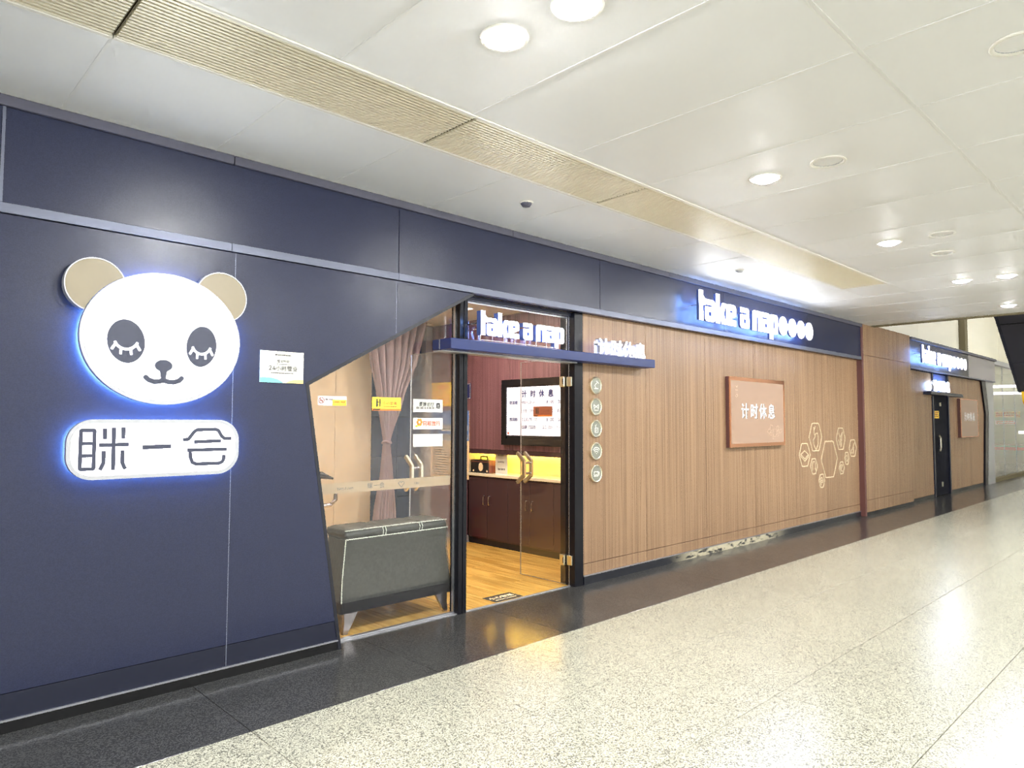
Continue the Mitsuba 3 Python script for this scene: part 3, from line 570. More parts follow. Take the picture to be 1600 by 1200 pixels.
# the return of the cladding along its slanted edge, a black trim that closes it to the glass
edge = [(2.492, 0.0), (2.217, 1.796), (3.672, 2.590)]
eo = LineString(edge).buffer(0.012, cap_style=2, join_style=2)
add(WF, 'edge_trim', fac(eo, YN - 0.002, 0.14), 'm_navy_edge', label='black edge trim along the slanted cut')
add(WF, 'core', fac(Polygon([(-4, 0.02), (2.46, 0.02), (2.20, 1.80), (3.62, 2.575), (3.62, 2.60), (-4, 2.60)]), YN + 0.036, 0.09), 'm_navy_edge')
# vertical joints in silver
for x, z0, z1 in ((1.721, 0.07, 2.594), (2.921, 2.19, 2.594)):
    add(WF, 'joint', bx(x - 0.003, YN + 0.001, z0, x + 0.003, YN + 0.03, z1), 'm_ledge', label='thin silver joint between panels')
# fascia above
fx_edges = [-4.0, 0.527, 2.937, 5.307, 7.71, 10.11, 12.24]
for a, b in zip(fx_edges[:-1], fx_edges[1:]):
    add(WF, 'fascia_panel', bx(a + 0.003, YN, 2.652, b - 0.003, YN + 0.03, 3.142), 'm_navy')
add(WF, 'fascia_core', bx(-4, YN + 0.034, 2.60, 12.24, YN + 0.10, 3.2), 'm_navy_edge')
for a, b in ((-4.0, 1.69), (1.694, 4.1), (4.104, 6.5), (6.504, 8.9), (8.904, 12.24)):
    add(WF, 'top_cap', cbx(a, YN - 0.02, 3.144, b, YN + 0.03, 3.2, 0.003), 'm_cap', label='grey capping strip under the ceiling')
add(WF, 'fascia_joint', bx(0.52, YN - 0.006, 2.652, 0.534, YN + 0.02, 3.142), 'm_ledge', label='silver joint at the left end of the fascia')
for a, b in ((-4.0, 1.69), (1.693, 2.93), (2.933, 5.30), (5.303, 8.2), (8.203, 12.24)):
    m = fac(Polygon([(a, 2.598), (b, 2.598), (b, 2.648), (a, 2.648)]), YN - 0.012, 0.05)
    add(WF, 'silver_ledge', m, 'm_ledge', label='silver ledge strip below the fascia')

# ---- wood-panelled wall right of the door
WC = tag('wall_center', kind='structure')
wx = [5.128, 6.165, 7.370, 8.592, 9.798, 11.0, 12.225]
for a, b in zip(wx[:-1], wx[1:]):
    add(WC, 'wood_panel', cbx(a + 0.0025, YW, 0.196, b - 0.0025, YW + 0.02, 2.60, 0.002), 'm_wood')
    add(WC, 'lower_panel', cbx(a + 0.0025, YW, 0.087, b - 0.0025, YW + 0.02, 0.191, 0.002), 'm_wood')
add(WC, 'backing', bx(5.13, YW + 0.021, 0, 12.24, YW + 0.10, 2.65), 'm_navy_edge')
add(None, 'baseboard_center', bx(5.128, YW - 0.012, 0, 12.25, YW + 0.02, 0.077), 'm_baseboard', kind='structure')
add('baseboard_center', 'silver_strip', bx(5.128, YW - 0.014, 0.077, 12.25, YW + 0.02, 0.086), 'm_alu', label='silver strip on top of the baseboard')

# ---- projecting wood block and the far shop front beyond it
WR = tag('wall_right', kind='structure')
YB = 4.25
for a, b in ((12.27, 13.48), (13.485, 14.70)):
    add(WR, 'wood_panel', cbx(a, YB, 0.26, b, YB + 0.02, 2.68, 0.002), 'm_wood')
    add(WR, 'wood_panel', cbx(a, YB, 2.685, b, YB + 0.02, 3.22, 0.002), 'm_wood')
    add(WR, 'lower_panel', cbx(a, YB, 0.06, b, YB + 0.02, 0.255, 0.002), 'm_wood')
add(WR, 'corner_post', cbx(12.20, YB + 0.002, 0.0, 12.268, YW + 0.10, 3.22, 0.003), 'm_maroon', label='maroon return of the projecting block')
add(WR, 'block_core', bx(12.262, YB + 0.021, 0, 14.70, YW + 0.3, 3.22), 'm_maroon')
add(WR, 'block_base', bx(12.255, YB + 0.004, 0.0, 14.70, YB + 0.02, 0.058), 'm_black', label='black base of the projecting block')
for a, b, c, d in ((14.70, 15.30, 0.07, 2.58), (15.305, 16.33, 0.07, 2.58)):
    add(WR, 'wood_panel', cbx(a, YW, c, b, YW + 0.02, d, 0.002), 'm_wood')
slope_f = [(20.42, -0.02), (20.70, 1.78), (20.46, 2.60)]
for a, b in ((17.55, 18.75), (18.755, 20.74)):
    g = sbox(a, 0.07, b, 2.58).intersection(Polygon([(17, 0), (20.40, 0), (20.68, 1.78), (20.42, 2.6), (17, 2.6)]))
    add(WR, 'wood_panel', fac(g, YW, 0.02), 'm_wood')
add(WR, 'recess_base', cat([bx(14.70, YW - 0.006, 0, 16.33, YW + 0.02, 0.068), bx(17.55, YW - 0.006, 0, 20.45, YW + 0.02, 0.068)]), 'm_black', label='black base below the far wood panels')
add(WR, 'recess_core', cat([bx(14.70, YW + 0.021, 0, 16.33, YW + 0.3, 2.64), bx(17.55, YW + 0.021, 0, 20.5, YW + 0.3, 2.64)]), 'm_navy_edge')
add(WR, 'slanted_edge', fac(Polygon([(20.42, 0), (20.70, 1.78), (20.36, 2.60), (20.76, 2.60), (21.02, 1.78), (20.74, 0)]), YW - 0.04, 0.10), 'm_black', label='black slanted edge at the end of the far front')
add(WR, 'end_panel', fac(Polygon([(20.725, 0), (21.005, 1.78), (20.765, 2.60), (21.55, 2.60), (21.45, 0)]), YW - 0.045, 0.10), 'm_rim', label='silver end panel of the far front')
for a, b, mt in ((14.70, 18.95, 'm_navy_dark'), (18.955, 21.55, 'm_grey_panel')):
    add(WR, 'fascia_panel', bx(a, YN - 0.02, 2.62, b, YN + 0.01, 3.14), mt)
add(WR, 'fascia_core', bx(14.70, YN + 0.012, 2.60, 21.55, YN + 0.5, 3.2), 'm_navy_edge')
add(WR, 'top_cap', cbx(14.70, YN - 0.06, 3.142, 21.6, YN + 0.5, 3.20, 0.004), 'm_cap', label='grey capping of the far fascia')
add(WR, 'silver_ledge', bx(14.70, YN - 0.03, 2.592, 21.55, YN + 0.02, 2.618), 'm_ledge', label='silver ledge below the far fascia')
# the far door: black glass leaf in a frame
DF = tag('door_3', kind='structure')
add(DF, 'leaf', cbx(16.46, YW + 0.01, 0.01, 17.47, YW + 0.03, 2.15, 0.003), 'm_door_black')
add(DF, 'frame', cat([bx(16.34, YW - 0.02, 0, 16.42, YW + 0.06, 2.60), bx(17.48, YW - 0.02, 0, 17.545, YW + 0.06, 2.60)]), 'm_navy_dark')
add(DF, 'transom_pane', bx(16.42, YW + 0.02, 2.21, 17.48, YW + 0.03, 2.58), 'm_sign_side')
add(DF, 'hinge', cat([cbx(16.90, YW - 0.01, 1.90, 16.97, YW + 0.01, 1.98, 0.003), cbx(16.90, YW - 0.01, 0.19, 16.97, YW + 0.01, 0.29, 0.003)]), 'm_steel')
add(DF, 'handle', tube([(16.62, YW - 0.05, 0.95), (16.70, YW - 0.05, 1.02), (16.70, YW - 0.05, 1.22), (16.62, YW - 0.05, 1.28)], 0.018), 'm_steel')
add(DF, 'back_panel', bx(16.36, YW + 0.07, 0, 17.54, YW + 0.10, 2.62), 'm_black')

# ---- beyond the lowered ceiling: the tall hall
WH = tag('wall_hall', kind='structure')
for a, b in ((12.2, 15.4), (15.41, 18.6), (18.61, 22.25), (22.55, 27.0)):
    add(WH, 'panel', bx(a, 5.2, 2.9 if b < 22 else 3.24, b, 5.25, 7.0), 'm_atrium')
add(WH, 'column', bx(22.26, 5.05, 3.2, 22.54, 5.25, 7.0), 'm_slat_back', label='dark mullion on the tall wall')
add(None, 'ceiling_hall', bx(12.6, -3.86, 7.0, 27.1, 5.3, 7.1), 'm_white', kind='structure')
add(None, 'wall_bulkhead', bx(12.62, -3.76, 3.36, 12.66, 5.25, 7.0), 'm_wall', kind='structure')

# ---- glazed shop front at the far right
WG = tag('window_2', kind='structure')
px = [21.62, 23.1, 24.6, 26.1, 27.0]
for a, b in zip(px[:-1], px[1:]):
    add(WG, 'pane', bx(a + 0.006, YW + 0.05, 0.10, b - 0.006, YW + 0.06, 3.10), 'm_glass')
    add(WG, 'glass_joint', bx(a - 0.006, YW + 0.045, 0.10, a + 0.006, YW + 0.065, 3.10), 'm_rim')
add(WG, 'sill', bx(21.6, YW - 0.01, 0, 27, YW + 0.12, 0.10), 'm_slat_back')
add(WG, 'head', bx(21.6, YW - 0.02, 3.10, 27, YW + 0.12, 3.22), 'm_rim')
add(None, 'wall_far_rear', bx(21.6, 7.2, 0, 34.1, 7.25, 3.99), 'm_pale_glassroom', kind='structure')
add(None, 'wall_far_side', bx(21.55, YW + 0.12, 0, 21.6, 5.18, 3.2), 'm_pale_glassroom', kind='structure')
add(None, 'wall_far_end', bx(34.0, 4.0, 0, 34.05, 7.2, 4.0), 'm_pale_glassroom', kind='structure')
add(None, 'wall_far_front', bx(27.1, 4.34, 0, 34.0, 4.36, 4.0), 'm_pale_glassroom', kind='structure')
add(None, 'ceiling_far_shop', bx(21.6, YW + 0.13, 3.12, 27.11, 7.19, 3.2), 'm_pale_glassroom', kind='structure')
add('ceiling_far_shop', 'rear_panel', bx(27.12, YW + 0.13, 4.0, 34.1, 7.25, 4.05), 'm_pale_glassroom')
add('ceiling_far_shop', 'riser', bx(27.05, YW + 0.13, 3.2, 27.11, 7.19, 4.0), 'm_pale_glassroom')
add(None, 'floor_far_shop', bx(21.6, YW + 0.13, -0.05, 34.1, 7.2, -0.001), 'm_terrazzo', kind='structure')

# ================================================================== the open shop front and its room
RX, RY, RZ = 5.84, 7.75, 2.86
SF = 'floor_shop'
add(None, SF, bx(0.0, 4.385, -0.08, 6.3, 7.9, -0.004), 'm_grout', kind='structure')
row = 0
x = 0.32
while x < 5.86:
    y = 4.415 - (row * 0.46) % 1.25
    while y < RY:
        ya, yb = max(y, 4.415), min(y + 1.25, RY)
        if yb - ya > 0.05 and x > 1.4:
            add(SF, 'plank', cbx(x + 0.001, ya + 0.001, -0.03, min(x + 0.189, 5.86), yb - 0.001, 0.003, 0.001), 'm_plank')
        y += 1.25
    x += 0.19
    row += 1
add(SF, 'threshold', cbx(2.45, 4.385, -0.02, 5.0, 4.412, 0.008, 0.002), 'm_alu', label='pale metal threshold strip')

WS = tag('wall_shop_back', kind='structure')
for a, b in ((0.2, 2.35), (2.352, 4.405), (4.409, 4.93)):
    add(WS, 'pale_panel', bx(a, RY, 0, b, RY + 0.05, RZ), 'm_beige')
for i, (a, b) in enumerate(((4.935, 5.33), (5.335, 5.72))):
    z = 0.0
    for z1 in (0.55, 1.08, 1.61, 2.14, 2.67, RZ):
        add(WS, 'dark_tile', cbx(a, RY, z + 0.002, b, RY + 0.05, z1 - 0.002, 0.003), 'm_darktile')
        z = z1
add(WS, 'backing', bx(0.2, RY + 0.051, 0, 6.3, RY + 0.1, RZ), 'm_navy_edge')
add(WS, 'pilaster', cbx(5.725, RY - 0.10, 0, 5.835, RY + 0.05, RZ, 0.004), 'm_grey_panel', label='grey pilaster in the corner')

WT = tag('wall_shop_right', kind='structure')
# wood lining with a recess for the counter: pieces around it
for a, b, c, d in ((4.50, 5.30, 1.20, RZ), (5.303, 6.10, 1.20, RZ), (6.103, 6.90, 1.20, RZ), (6.903, RY - 0.002, 0.09, RZ)):
    add(WT, 'wood_panel', cbx(RX, a, c, RX + 0.02, b, d, 0.002), 'm_wood_red')
add(WT, 'niche_trim', bx(RX - 0.006, 4.50, 1.145, RX + 0.02, 6.90, 1.199), 'm_cabinet', label='dark trim over the lit niche')
add(WT, 'niche_back', bx(RX + 0.32, 4.45, 0.86, RX + 0.34, 6.95, 1.22), 'm_counter')
add(WT, 'niche_top', bx(RX + 0.021, 4.45, 1.18, RX + 0.34, 6.95, 1.20), 'm_counter')
add(WT, 'niche_end', bx(RX + 0.021, 6.88, 0.9, RX + 0.32, 6.90, 1.18), 'm_counter')
add(WT, 'backing', bx(RX + 0.35, 4.4, 0, RX + 0.40, RY + 0.05, RZ), 'm_navy_edge')
add(WT, 'lining_back', bx(RX + 0.022, 4.4, 1.21, RX + 0.05, RY, RZ), 'm_navy_edge')
add(None, 'baseboard_shop', bx(RX - 0.012, 6.88, 0.0, RX + 0.02, RY, 0.088), 'm_grey_panel', kind='structure')
add(None, 'wall_shop_left', bx(0.15, 4.45, 0, 0.2, RY + 0.05, RZ), 'm_beige', kind='structure')
add(None, 'wall_shop_front', cat([bx(0.2, 4.405, 0, 2.15, 4.42, RZ), bx(0.2, 4.405, 2.61, 5.86, 4.45, RZ), bx(5.13, 4.445, 0, 5.86, 4.5, RZ)]), 'm_beige', kind='structure')
add(None, 'ceiling_shop', bx(0.15, 4.41, RZ, 6.3, RY + 0.1, RZ + 0.05), 'm_white', kind='structure')

# ---- the glazing: fixed pane, post, transom
W1 = tag('window_1', kind='structure')
add(W1, 'pane', fac(Polygon([(2.30, 0.012), (3.612, 0.012), (3.612, 2.585), (2.2, 2.585), (2.14, 1.8)]), 4.428, 0.008), 'm_glass')
add(W1, 'sill_strip', bx(2.45, 4.415, 0.0, 3.612, 4.45, 0.014), 'm_alu')
add(W1, 'edge_strip', bx(3.604, 4.42, 0.014, 3.612, 4.446, 2.585), 'm_alu', label='pale edge of the fixed pane')
D1 = tag('door_1', kind='structure')
add(D1, 'post', cat([cbx(3.614, 4.37, 0, 3.655, 4.48, 2.596, 0.003), cbx(3.661, 4.37, 0, 3.70, 4.48, 2.596, 0.003), bx(3.64, 4.38, 0, 3.68, 4.47, 2.59)]), 'm_black')
add(D1, 'jamb', cbx(5.005, YW - 0.004, 0, 5.126, 4.52, 2.596, 0.003), 'm_black')
add(D1, 'jamb_line', bx(5.0, 4.405, 0.0, 5.006, 4.411, 2.596), 'm_alu', label='thin pale line on the jamb')
add(D1, 'head', bx(3.64, 4.38, 2.562, 5.06, 4.47, 2.598), 'm_navy_dark')
add(D1, 'transom_pane', bx(3.70, 4.428, 2.205, 5.0, 4.436, 2.56), 'm_glass')
add(D1, 'transom_bead', cat([bx(3.702, 4.42, 2.545, 5.0, 4.43, 2.56), bx(4.988, 4.42, 2.2, 5.0, 4.43, 2.56), bx(3.70, 4.42, 2.2, 3.71, 4.43, 2.56)]), 'm_alu', label='pale bead around the transom glass')


def handle_pair(parent, x, yfree):
    """Two bent bars, one on each face of the leaf, bolted through it."""
    out = []
    for s in (-1, 1):
        xo = x + s * 0.052
        pts = [(xo, yfree + 0.028, 1.235), (xo, yfree - 0.068, 1.155), (xo, yfree - 0.068, 1.01), (xo, yfree + 0.028, 0.935)]
        g = LineString([(p[1], p[2]) for p in pts]).buffer(0.017, cap_style=2, join_style=2)
        m = mapped(prism(g, 0.024), (xo - 0.012, 0, 0), (0, 1, 0), (0, 0, 1))
        h = add(parent, 'handle', m, 'm_steel', label='bent pale steel pull handle')
        c = []
        for z in (1.135, 1.03):
            k = trimesh.creation.cylinder(0.011, abs(s * 0.05), sections=12)
            k.apply_transform(trimesh.transformations.rotation_matrix(math.pi / 2, [0, 1, 0]))
            k.apply_translation((x + s * 0.028, yfree - 0.068, z))
            c.append(k)
        add(h, 'standoff', cat(c), 'm_chrome')


def glass_leaf(name, x, y0, y1):
    d = tag(num(name), kind='structure')
    add(d, 'pane', bx(x - 0.005, y0, 0.018, x + 0.005, y1, 2.155), 'm_glass')
    add(d, 'edge', cat([bx(x - 0.005, y1 - 0.003, 0.018, x + 0.005, y1 + 0.001, 2.155), bx(x - 0.005, y0, 2.153, x + 0.005, y1, 2.157),
                        bx(x - 0.005, y0, 0.014, x + 0.005, y1, 0.018)]), 'm_alu', label='bright polished glass edge')
    handle_pair(d, x, y1 - 0.03)
    return d


DL = glass_leaf('door_2', 3.70 + 0.01, 4.50, 5.18)
DR = glass_leaf('door_2', 4.985, 4.44, 5.045)
for z in (0.24, 1.935):
    h = add(DR, 'hinge', cat([cbx(4.965, 4.44, z - 0.05, 5.006, 4.50, z + 0.05, 0.004), cbx(4.99, 4.365, z - 0.045, 5.012, 4.43, z + 0.045, 0.004)]), 'm_steel', label='silver glass-door hinge')
    add(h, 'slot', bx(4.963, 4.448, z - 0.025, 4.97, 4.458, z + 0.025), 'm_ink')

# ================================================================== lamps
rg = [(0.105, 0.0), (0.108, -0.006), (0.104, -0.010), (0.092, -0.010), (0.086, -0.004), (0.086, 0.0), (0.105, 0.0)]


def downlight(x, y, lit, label, z=CZ, weight=6.0, r=1.0):
    t = tag(num('downlight'), label, 'ceiling light', 'round downlights in the corridor ceiling')
    add(t, 'trim_ring', lathe([(a * r, b) for a, b in rg], 28, (x, y, z)), 'm_white', smooth=35)
    if lit:
        add(t, 'lens', disc_down(0.086 * r, z - 0.006, x, y, 0.032), 'm_acrylic', smooth=True, emitter=emit(*LAMP_RGB, LAMP, weight), label='glowing white lens')
    else:
        add(t, 'reflector', lathe([(0.086, -0.004), (0.078, 0.03), (0.04, 0.062), (0.0, 0.066)], 24, (x, y, z)), 'm_rim', smooth=True, label='unlit reflector')
    return t


LIT = [(1.98, 2.11, 'glowing round downlight nearest the camera, at the top of the photo'), (4.42, 2.13, 'glowing round downlight second along the corridor, beside the unlit ring'),
       (6.83, 2.12, 'glowing round downlight third along, before the end of the grille'), (9.28, 2.12, 'glowing far downlight, left one of the last pair'), (9.31, 1.69, 'glowing far downlight, right one of the last pair'),
       (2.03, 1.74, 'round downlight cut by the top edge, right of the brightest lamp')]
for x, y, l in LIT:
    downlight(x, y, True, l)
for x, y, l in ((4.42, 1.715, 'unlit recessed ring light, the nearest one in full view'), (6.85, 1.70, 'unlit recessed ring light far along, upper one of two'),
                (7.63, 1.895, 'unlit recessed ring light far along, lower one of two'), (3.61, 0.585, 'unlit ring light cut by the right edge of the photo')):
    downlight(x, y, False, l)
# the same row runs on behind the camera and towards the hall
for x, y in ((-0.45, 2.12), (-2.9, 2.12), (11.7, 2.12), (-0.45, -1.4), (-2.9, -1.4), (1.98, -1.4), (4.42, -1.4), (6.83, -1.4), (9.28, -1.4), (11.7, -1.4)):
    downlight(x, y, True, 'glowing round downlight in the corridor ceiling out of the photo')
for x in (14.5, 18.0, 22.0, 25.0):
    for y in (3.6, -1.0):
        t = tag(num('hall_lamp'), 'glowing round lamp under the high hall ceiling', 'ceiling light', 'lamps under the high hall ceiling')
        add(t, 'lens', disc_down(0.16, 6.98, x, y), 'm_acrylic', smooth=True, emitter=emit(*LAMP_RGB, LAMP * 0.4, 2.0))
        add(t, 'trim_ring', lathe([(a * 1.8, b) for a, b in rg], 24, (x, y, 7.0)), 'm_white', smooth=35)
# warm lamps of the shop
for x, y in ((2.4, 6.9), (4.0, 6.6), (4.4, 5.3), (5.15, 6.1), (5.2, 5.0)):
    t = tag(num('shop_downlight'), 'small warm downlight in the shop ceiling behind the fascia', 'ceiling light', 'warm downlights in the shop')
    add(t, 'lens', disc_down(0.06, RZ - 0.003, x, y, 0.008, 20), 'm_acrylic', smooth=True, emitter=emit(*ROOM_RGB, ROOM, 3.0))
    add(t, 'trim_ring', lathe([(a * 0.72, b) for a, b in rg], 24, (x, y, RZ)), 'm_white', smooth=35)

# ---- smoke detectors
for x, y, l in ((3.64, 3.63, 'small grey smoke detector on the ceiling between grille and fascia, the nearer one'), (6.95, 3.66, 'small pale smoke detector on the ceiling above the long lit sign')):
    t = tag(num('smoke_detector'), l, 'smoke detector')
    add(t, 'body', lathe([(0.0, -0.035), (0.028, -0.034), (0.038, -0.022), (0.042, -0.012), (0.042, 0.0), (0.0, 0.0)], 24, (x, y, CZ)), 'm_rim' if x > 5 else 'm_cap', smooth=35)
    add(t, 'base', lathe([(0.0, -0.010), (0.05, -0.010), (0.052, 0.0), (0.0, 0.0)], 24, (x, y, CZ)), 'm_white', smooth=35)

# ---- linear air grille in sections
gx = [-2.45, -0.84, 0.77, 2.415, 4.025, 5.63, 7.24, 8.855]
names = ['section of the ceiling air grille behind the camera', 'slatted ceiling air grille section cut by the left edge of the photo', 'slatted beige ceiling grille section above the bear sign',
         'slatted beige ceiling grille section above the shop door', 'slatted ceiling grille section over the wood wall, third in full view', 'slatted ceiling grille section above the long lit sign',
         'last slatted ceiling grille section before the ceiling closes']
for (a, b), l in zip(zip(gx[:-1], gx[1:]), names):
    t = tag(num('air_grille'), l, 'air grille')
    ya, yb = 2.78, 3.285
    for yy in (ya + 0.002, yb - 0.001):
        add(t, 'frame', bx(a + 0.002, yy - 0.010, CZ - 0.008, b - 0.002, yy + 0.010, CZ + 0.03), 'm_white', label='white frame edge')
    add(t, 'backing', bx(a + 0.002, ya, CZ + 0.032, b - 0.002, yb, CZ + 0.036), 'm_slat_gap')
    for xx in (a + 0.005, b - 0.005):
        add(t, 'end_bar', bx(xx - 0.002, ya + 0.013, CZ + 0.004, xx + 0.002, yb - 0.013, CZ + 0.03), 'm_slat_back')
    n = 18
    src = None
    for i in range(n):
        y = ya + 0.012 + (yb - ya - 0.024) * (i + 0.5) / n
        if src is None:
            src = add(t, 'slat', bx(a + 0.010, y - 0.0075, CZ - 0.004, b - 0.010, y + 0.0075, CZ + 0.016), 'm_slat')
            sy = y
        else:
            again(t, 'slat', src, T().translate([0, y - sy, 0]))

# ================================================================== signs
# ---- the lit animal face
PB = tag('panda_face_sign', 'large lit white panda face with closed eyes and grey ears on the navy wall', 'wall sign')
head = ellipse(1.296, 2.012, 0.402, 0.350, 40)
yb = 4.255


def faced(g, front, depth):
    return fac(g, front, depth)


rim = add(PB, 'rim', fac(ring(head.buffer(0.022), 0.022), 4.176, 0.038), 'm_rim', smooth=40, label='grey rim of the light box')
add(PB, 'back_plate', fac(head.buffer(0.018), 4.208, 0.01), 'm_rim')
add(PB, 'face', fac(head, 4.186, 0.006), 'm_acrylic', smooth=40, emitter=emit(0.93, 0.97, 1.0, 4.5, 2.0), label='glowing white face')
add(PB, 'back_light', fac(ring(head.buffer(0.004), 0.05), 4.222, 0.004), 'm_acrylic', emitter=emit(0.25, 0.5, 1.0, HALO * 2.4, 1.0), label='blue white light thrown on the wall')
for cx, cz, r in ((0.945, 2.275, 0.142), (1.612, 2.290, 0.146)):
    e = Point(cx, cz).buffer(r, 24).difference(head.buffer(0.024))
    k = add(PB, 'ear', fac(e, 4.195, 0.045), 'm_gold', smooth=40, label='matt grey beige ear')
    add(k, 'ear_rim', fac(ring(Point(cx, cz).buffer(r + 0.006, 24), 0.006).difference(head.buffer(0.024)), 4.192, 0.05), 'm_rim')
for cx, cz, rx, rz, tilt in ((1.098, 1.984, 0.094, 0.120, 8), (1.498, 1.984, 0.085, 0.120, -6)):
    arc = []
    w = rx * 0.64
    for i in range(13):
        a = math.radians(200 + 140 * i / 12)
        arc.append((cx + w * math.cos(a), cz + 0.018 + 0.062 * math.sin(a)))
    lines = [arc]
    for i, sx in ((1, -0.022), (4, -0.008), (8, 0.008), (11, 0.022)):
        p = arc[i]
        lines.append([p, (p[0] + sx * (0.9 if i in (1, 11) else 0.4), p[1] - 0.034)])
    lash = strokes(lines, 0.0135, 'flat')
    eye = affinity.rotate(ellipse(cx, cz, rx, rz, 24), tilt)
    k = add(PB, 'eye', fac(eye.difference(lash), 4.1835, 0.0025), 'm_letter_ink', label='dark oval eye patch')
nose = ellipse(1.293, 1.860, 0.047, 0.034, 20)
stem = Polygon([(1.272, 1.84), (1.314, 1.84), (1.306, 1.79), (1.318, 1.772), (1.268, 1.772), (1.280, 1.79)])
mouth = strokes([[(1.202, 1.791), (1.215, 1.778), (1.243, 1.768), (1.272, 1.770), (1.294, 1.778), (1.318, 1.770), (1.347, 1.768), (1.378, 1.778), (1.391, 1.793)]], 0.027)
add(PB, 'mouth', fac(unary_union([nose, stem, mouth]).buffer(0.006).buffer(-0.006), 4.1835, 0.0025), 'm_letter_ink', label='dark nose and mouth')

# ---- the lit name plate below it
NP = tag('name_plate_sign', 'lit white rounded name plate with three dark characters under the panda face', 'wall sign')
plate = rrect(0.852, 1.256, 1.708, 1.536, 0.105, 10)
add(NP, 'rim', fac(ring(plate.buffer(0.02), 0.02), 4.176, 0.038), 'm_rim', smooth=40, label='grey rim of the light box')
add(NP, 'back_plate', fac(plate.buffer(0.016), 4.208, 0.01), 'm_rim')
add(NP, 'face', fac(plate, 4.186, 0.006), 'm_acrylic', smooth=40, emitter=emit(0.93, 0.97, 1.0, 3.5, 1.0), label='glowing white plate')
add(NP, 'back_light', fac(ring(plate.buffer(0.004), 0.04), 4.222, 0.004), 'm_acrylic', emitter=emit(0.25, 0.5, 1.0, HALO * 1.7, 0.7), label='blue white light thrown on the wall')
sw = 0.0195
mi_ = unary_union([ring(rrect(0.889, 1.285, 0.970, 1.507, 0.014), 0.018), strokes([[(0.894, 1.428), (0.965, 1.428)], [(0.894, 1.364), (0.965, 1.364)]], sw * 0.9, 'flat'),
                   strokes([[(0.983, 1.418), (1.127, 1.420)], [(1.052, 1.512), (1.054, 1.283)], [(1.009, 1.507), (1.010, 1.450)], [(1.098, 1.513), (1.099, 1.452)],
                            [(1.006, 1.388), (1.007, 1.324), (0.998, 1.302), (0.991, 1.287)], [(1.097, 1.388), (1.098, 1.322), (1.106, 1.302), (1.114, 1.287)]], sw, 'flat')])
yi_ = strokes([[(1.195, 1.402), (1.345, 1.405)]], 0.023, 'flat')
hui = strokes([[(1.409, 1.440), (1.438, 1.443), (1.452, 1.462), (1.470, 1.487), (1.486, 1.497), (1.590, 1.500), (1.608, 1.493), (1.628, 1.458), (1.645, 1.445), (1.686, 1.443)],
               [(1.470, 1.427), (1.625, 1.431)], [(1.434, 1.380), (1.661, 1.381)], [(1.448, 1.384), (1.452, 1.340), (1.463, 1.310), (1.485, 1.299), (1.615, 1.299), (1.634, 1.306), (1.642, 1.320), (1.644, 1.346)]], sw, 'flat')
for g in (mi_, yi_, hui):
    add(NP, 'character', fac(g, 4.1835, 0.0025), 'm_letter_ink', label='dark character')

# ---- notice of the opening hours
NT = tag('opening_hours_notice', 'cream card of opening hours reading 24 on the navy wall right of the panda face', 'notice')
add(NT, 'card', fac(sbox(1.888, 1.796, 2.184, 2.000), 4.262, 0.008), 'm_paper')
add(NT, 'corner_print', fac(sbox(1.888, 1.796, 2.184, 2.0).intersection(ellipse(1.93, 1.78, 0.12, 0.048)), 4.2612, 0.001), 'm_teal', label='turquoise wave print')
add(NT, 'corner_print', fac(sbox(1.888, 1.796, 2.184, 2.0).intersection(ellipse(2.16, 1.785, 0.10, 0.036)), 4.2612, 0.001), 'm_peach', label='peach wave print')
add(NT, 'lettering', cat([fac_at(latin('24', 0.028, 0.001, True), 1.942, 1.876, 4.2622), fac_at(prism(cn('小时营业', 0.036, 1.06, 0.02), 0.001), 1.992, 1.872, 4.2622),
                          fac_at(prism(cn('营业时间', 0.021, 1.05, 0.012), 0.001), 1.999, 1.925, 4.2622),
                          fac_at(prism(line_bars(0.16, 1, 0.01, 0.006, 4, 0.95), 0.001), 1.955, 1.862, 4.2622), fac_at(prism(line_bars(0.09, 1, 0.01, 0.004, 5, 0.95), 0.001), 1.998, 1.918, 4.2622),
                          fac_at(prism(line_bars(0.11, 1, 0.01, 0.008, 6, 0.95), 0.001), 1.985, 1.980, 4.2622)]), 'm_ink', label='dark print')


# ---- the words in their own rounded alphabet: x-height 1, stroke a third
def rletter(ch):
    r = 0.2
    if ch == 't':
        return unary_union([sbox(0, 0, 0.335, 1.36), Polygon([(0.33, 1.14), (0.52, 0.99), (0.52, 0.71), (0.33, 0.71)])]), 0.40
    if ch == 'a':
        g = sbox(0, 0, 0.89, 1).intersection(rrect(0, 0, 0.89, 1.0, r).union(sbox(0, 0.55, 0.45, 1.0)))
        return g.difference(sbox(-0.1, 0.67, 0.62, 0.755)).difference(sbox(-0.1, 0.64, 0.06, 0.76)).difference(sbox(0.33, 0.25, 0.57, 0.45)), 0.97
    if ch == 'k':
        return unary_union([sbox(0, 0, 0.335, 1.36), Polygon([(0.60, 1.0), (0.93, 0.98), (0.70, 0.5), (0.93, 0), (0.53, 0), (0.33, 0.44), (0.33, 0.58)])]), 0.97
    if ch == 'e':
        g = rrect(0, 0, 0.9, 1.0, r).union(sbox(0.5, 0, 0.9, 0.25))
        return g.difference(Polygon([(0.95, 0.50), (0.36, 0.30), (0.95, 0.26)])).difference(sbox(0.32, 0.61, 0.60, 0.72)), 0.97
    if ch == 'n':
        return rrect(0, 0, 0.98, 1.0, r).union(sbox(0, 0, 0.98, 0.5)).difference(sbox(0.42, -0.1, 0.60, 0.70)), 0.99
    if ch == 'p':
        return rrect(0, 0, 0.93, 1.0, r).union(sbox(0, -0.29, 0.36, 0.4)).difference(sbox(0.38, 0.27, 0.56, 0.74)), 1.0
    raise KeyError(ch)


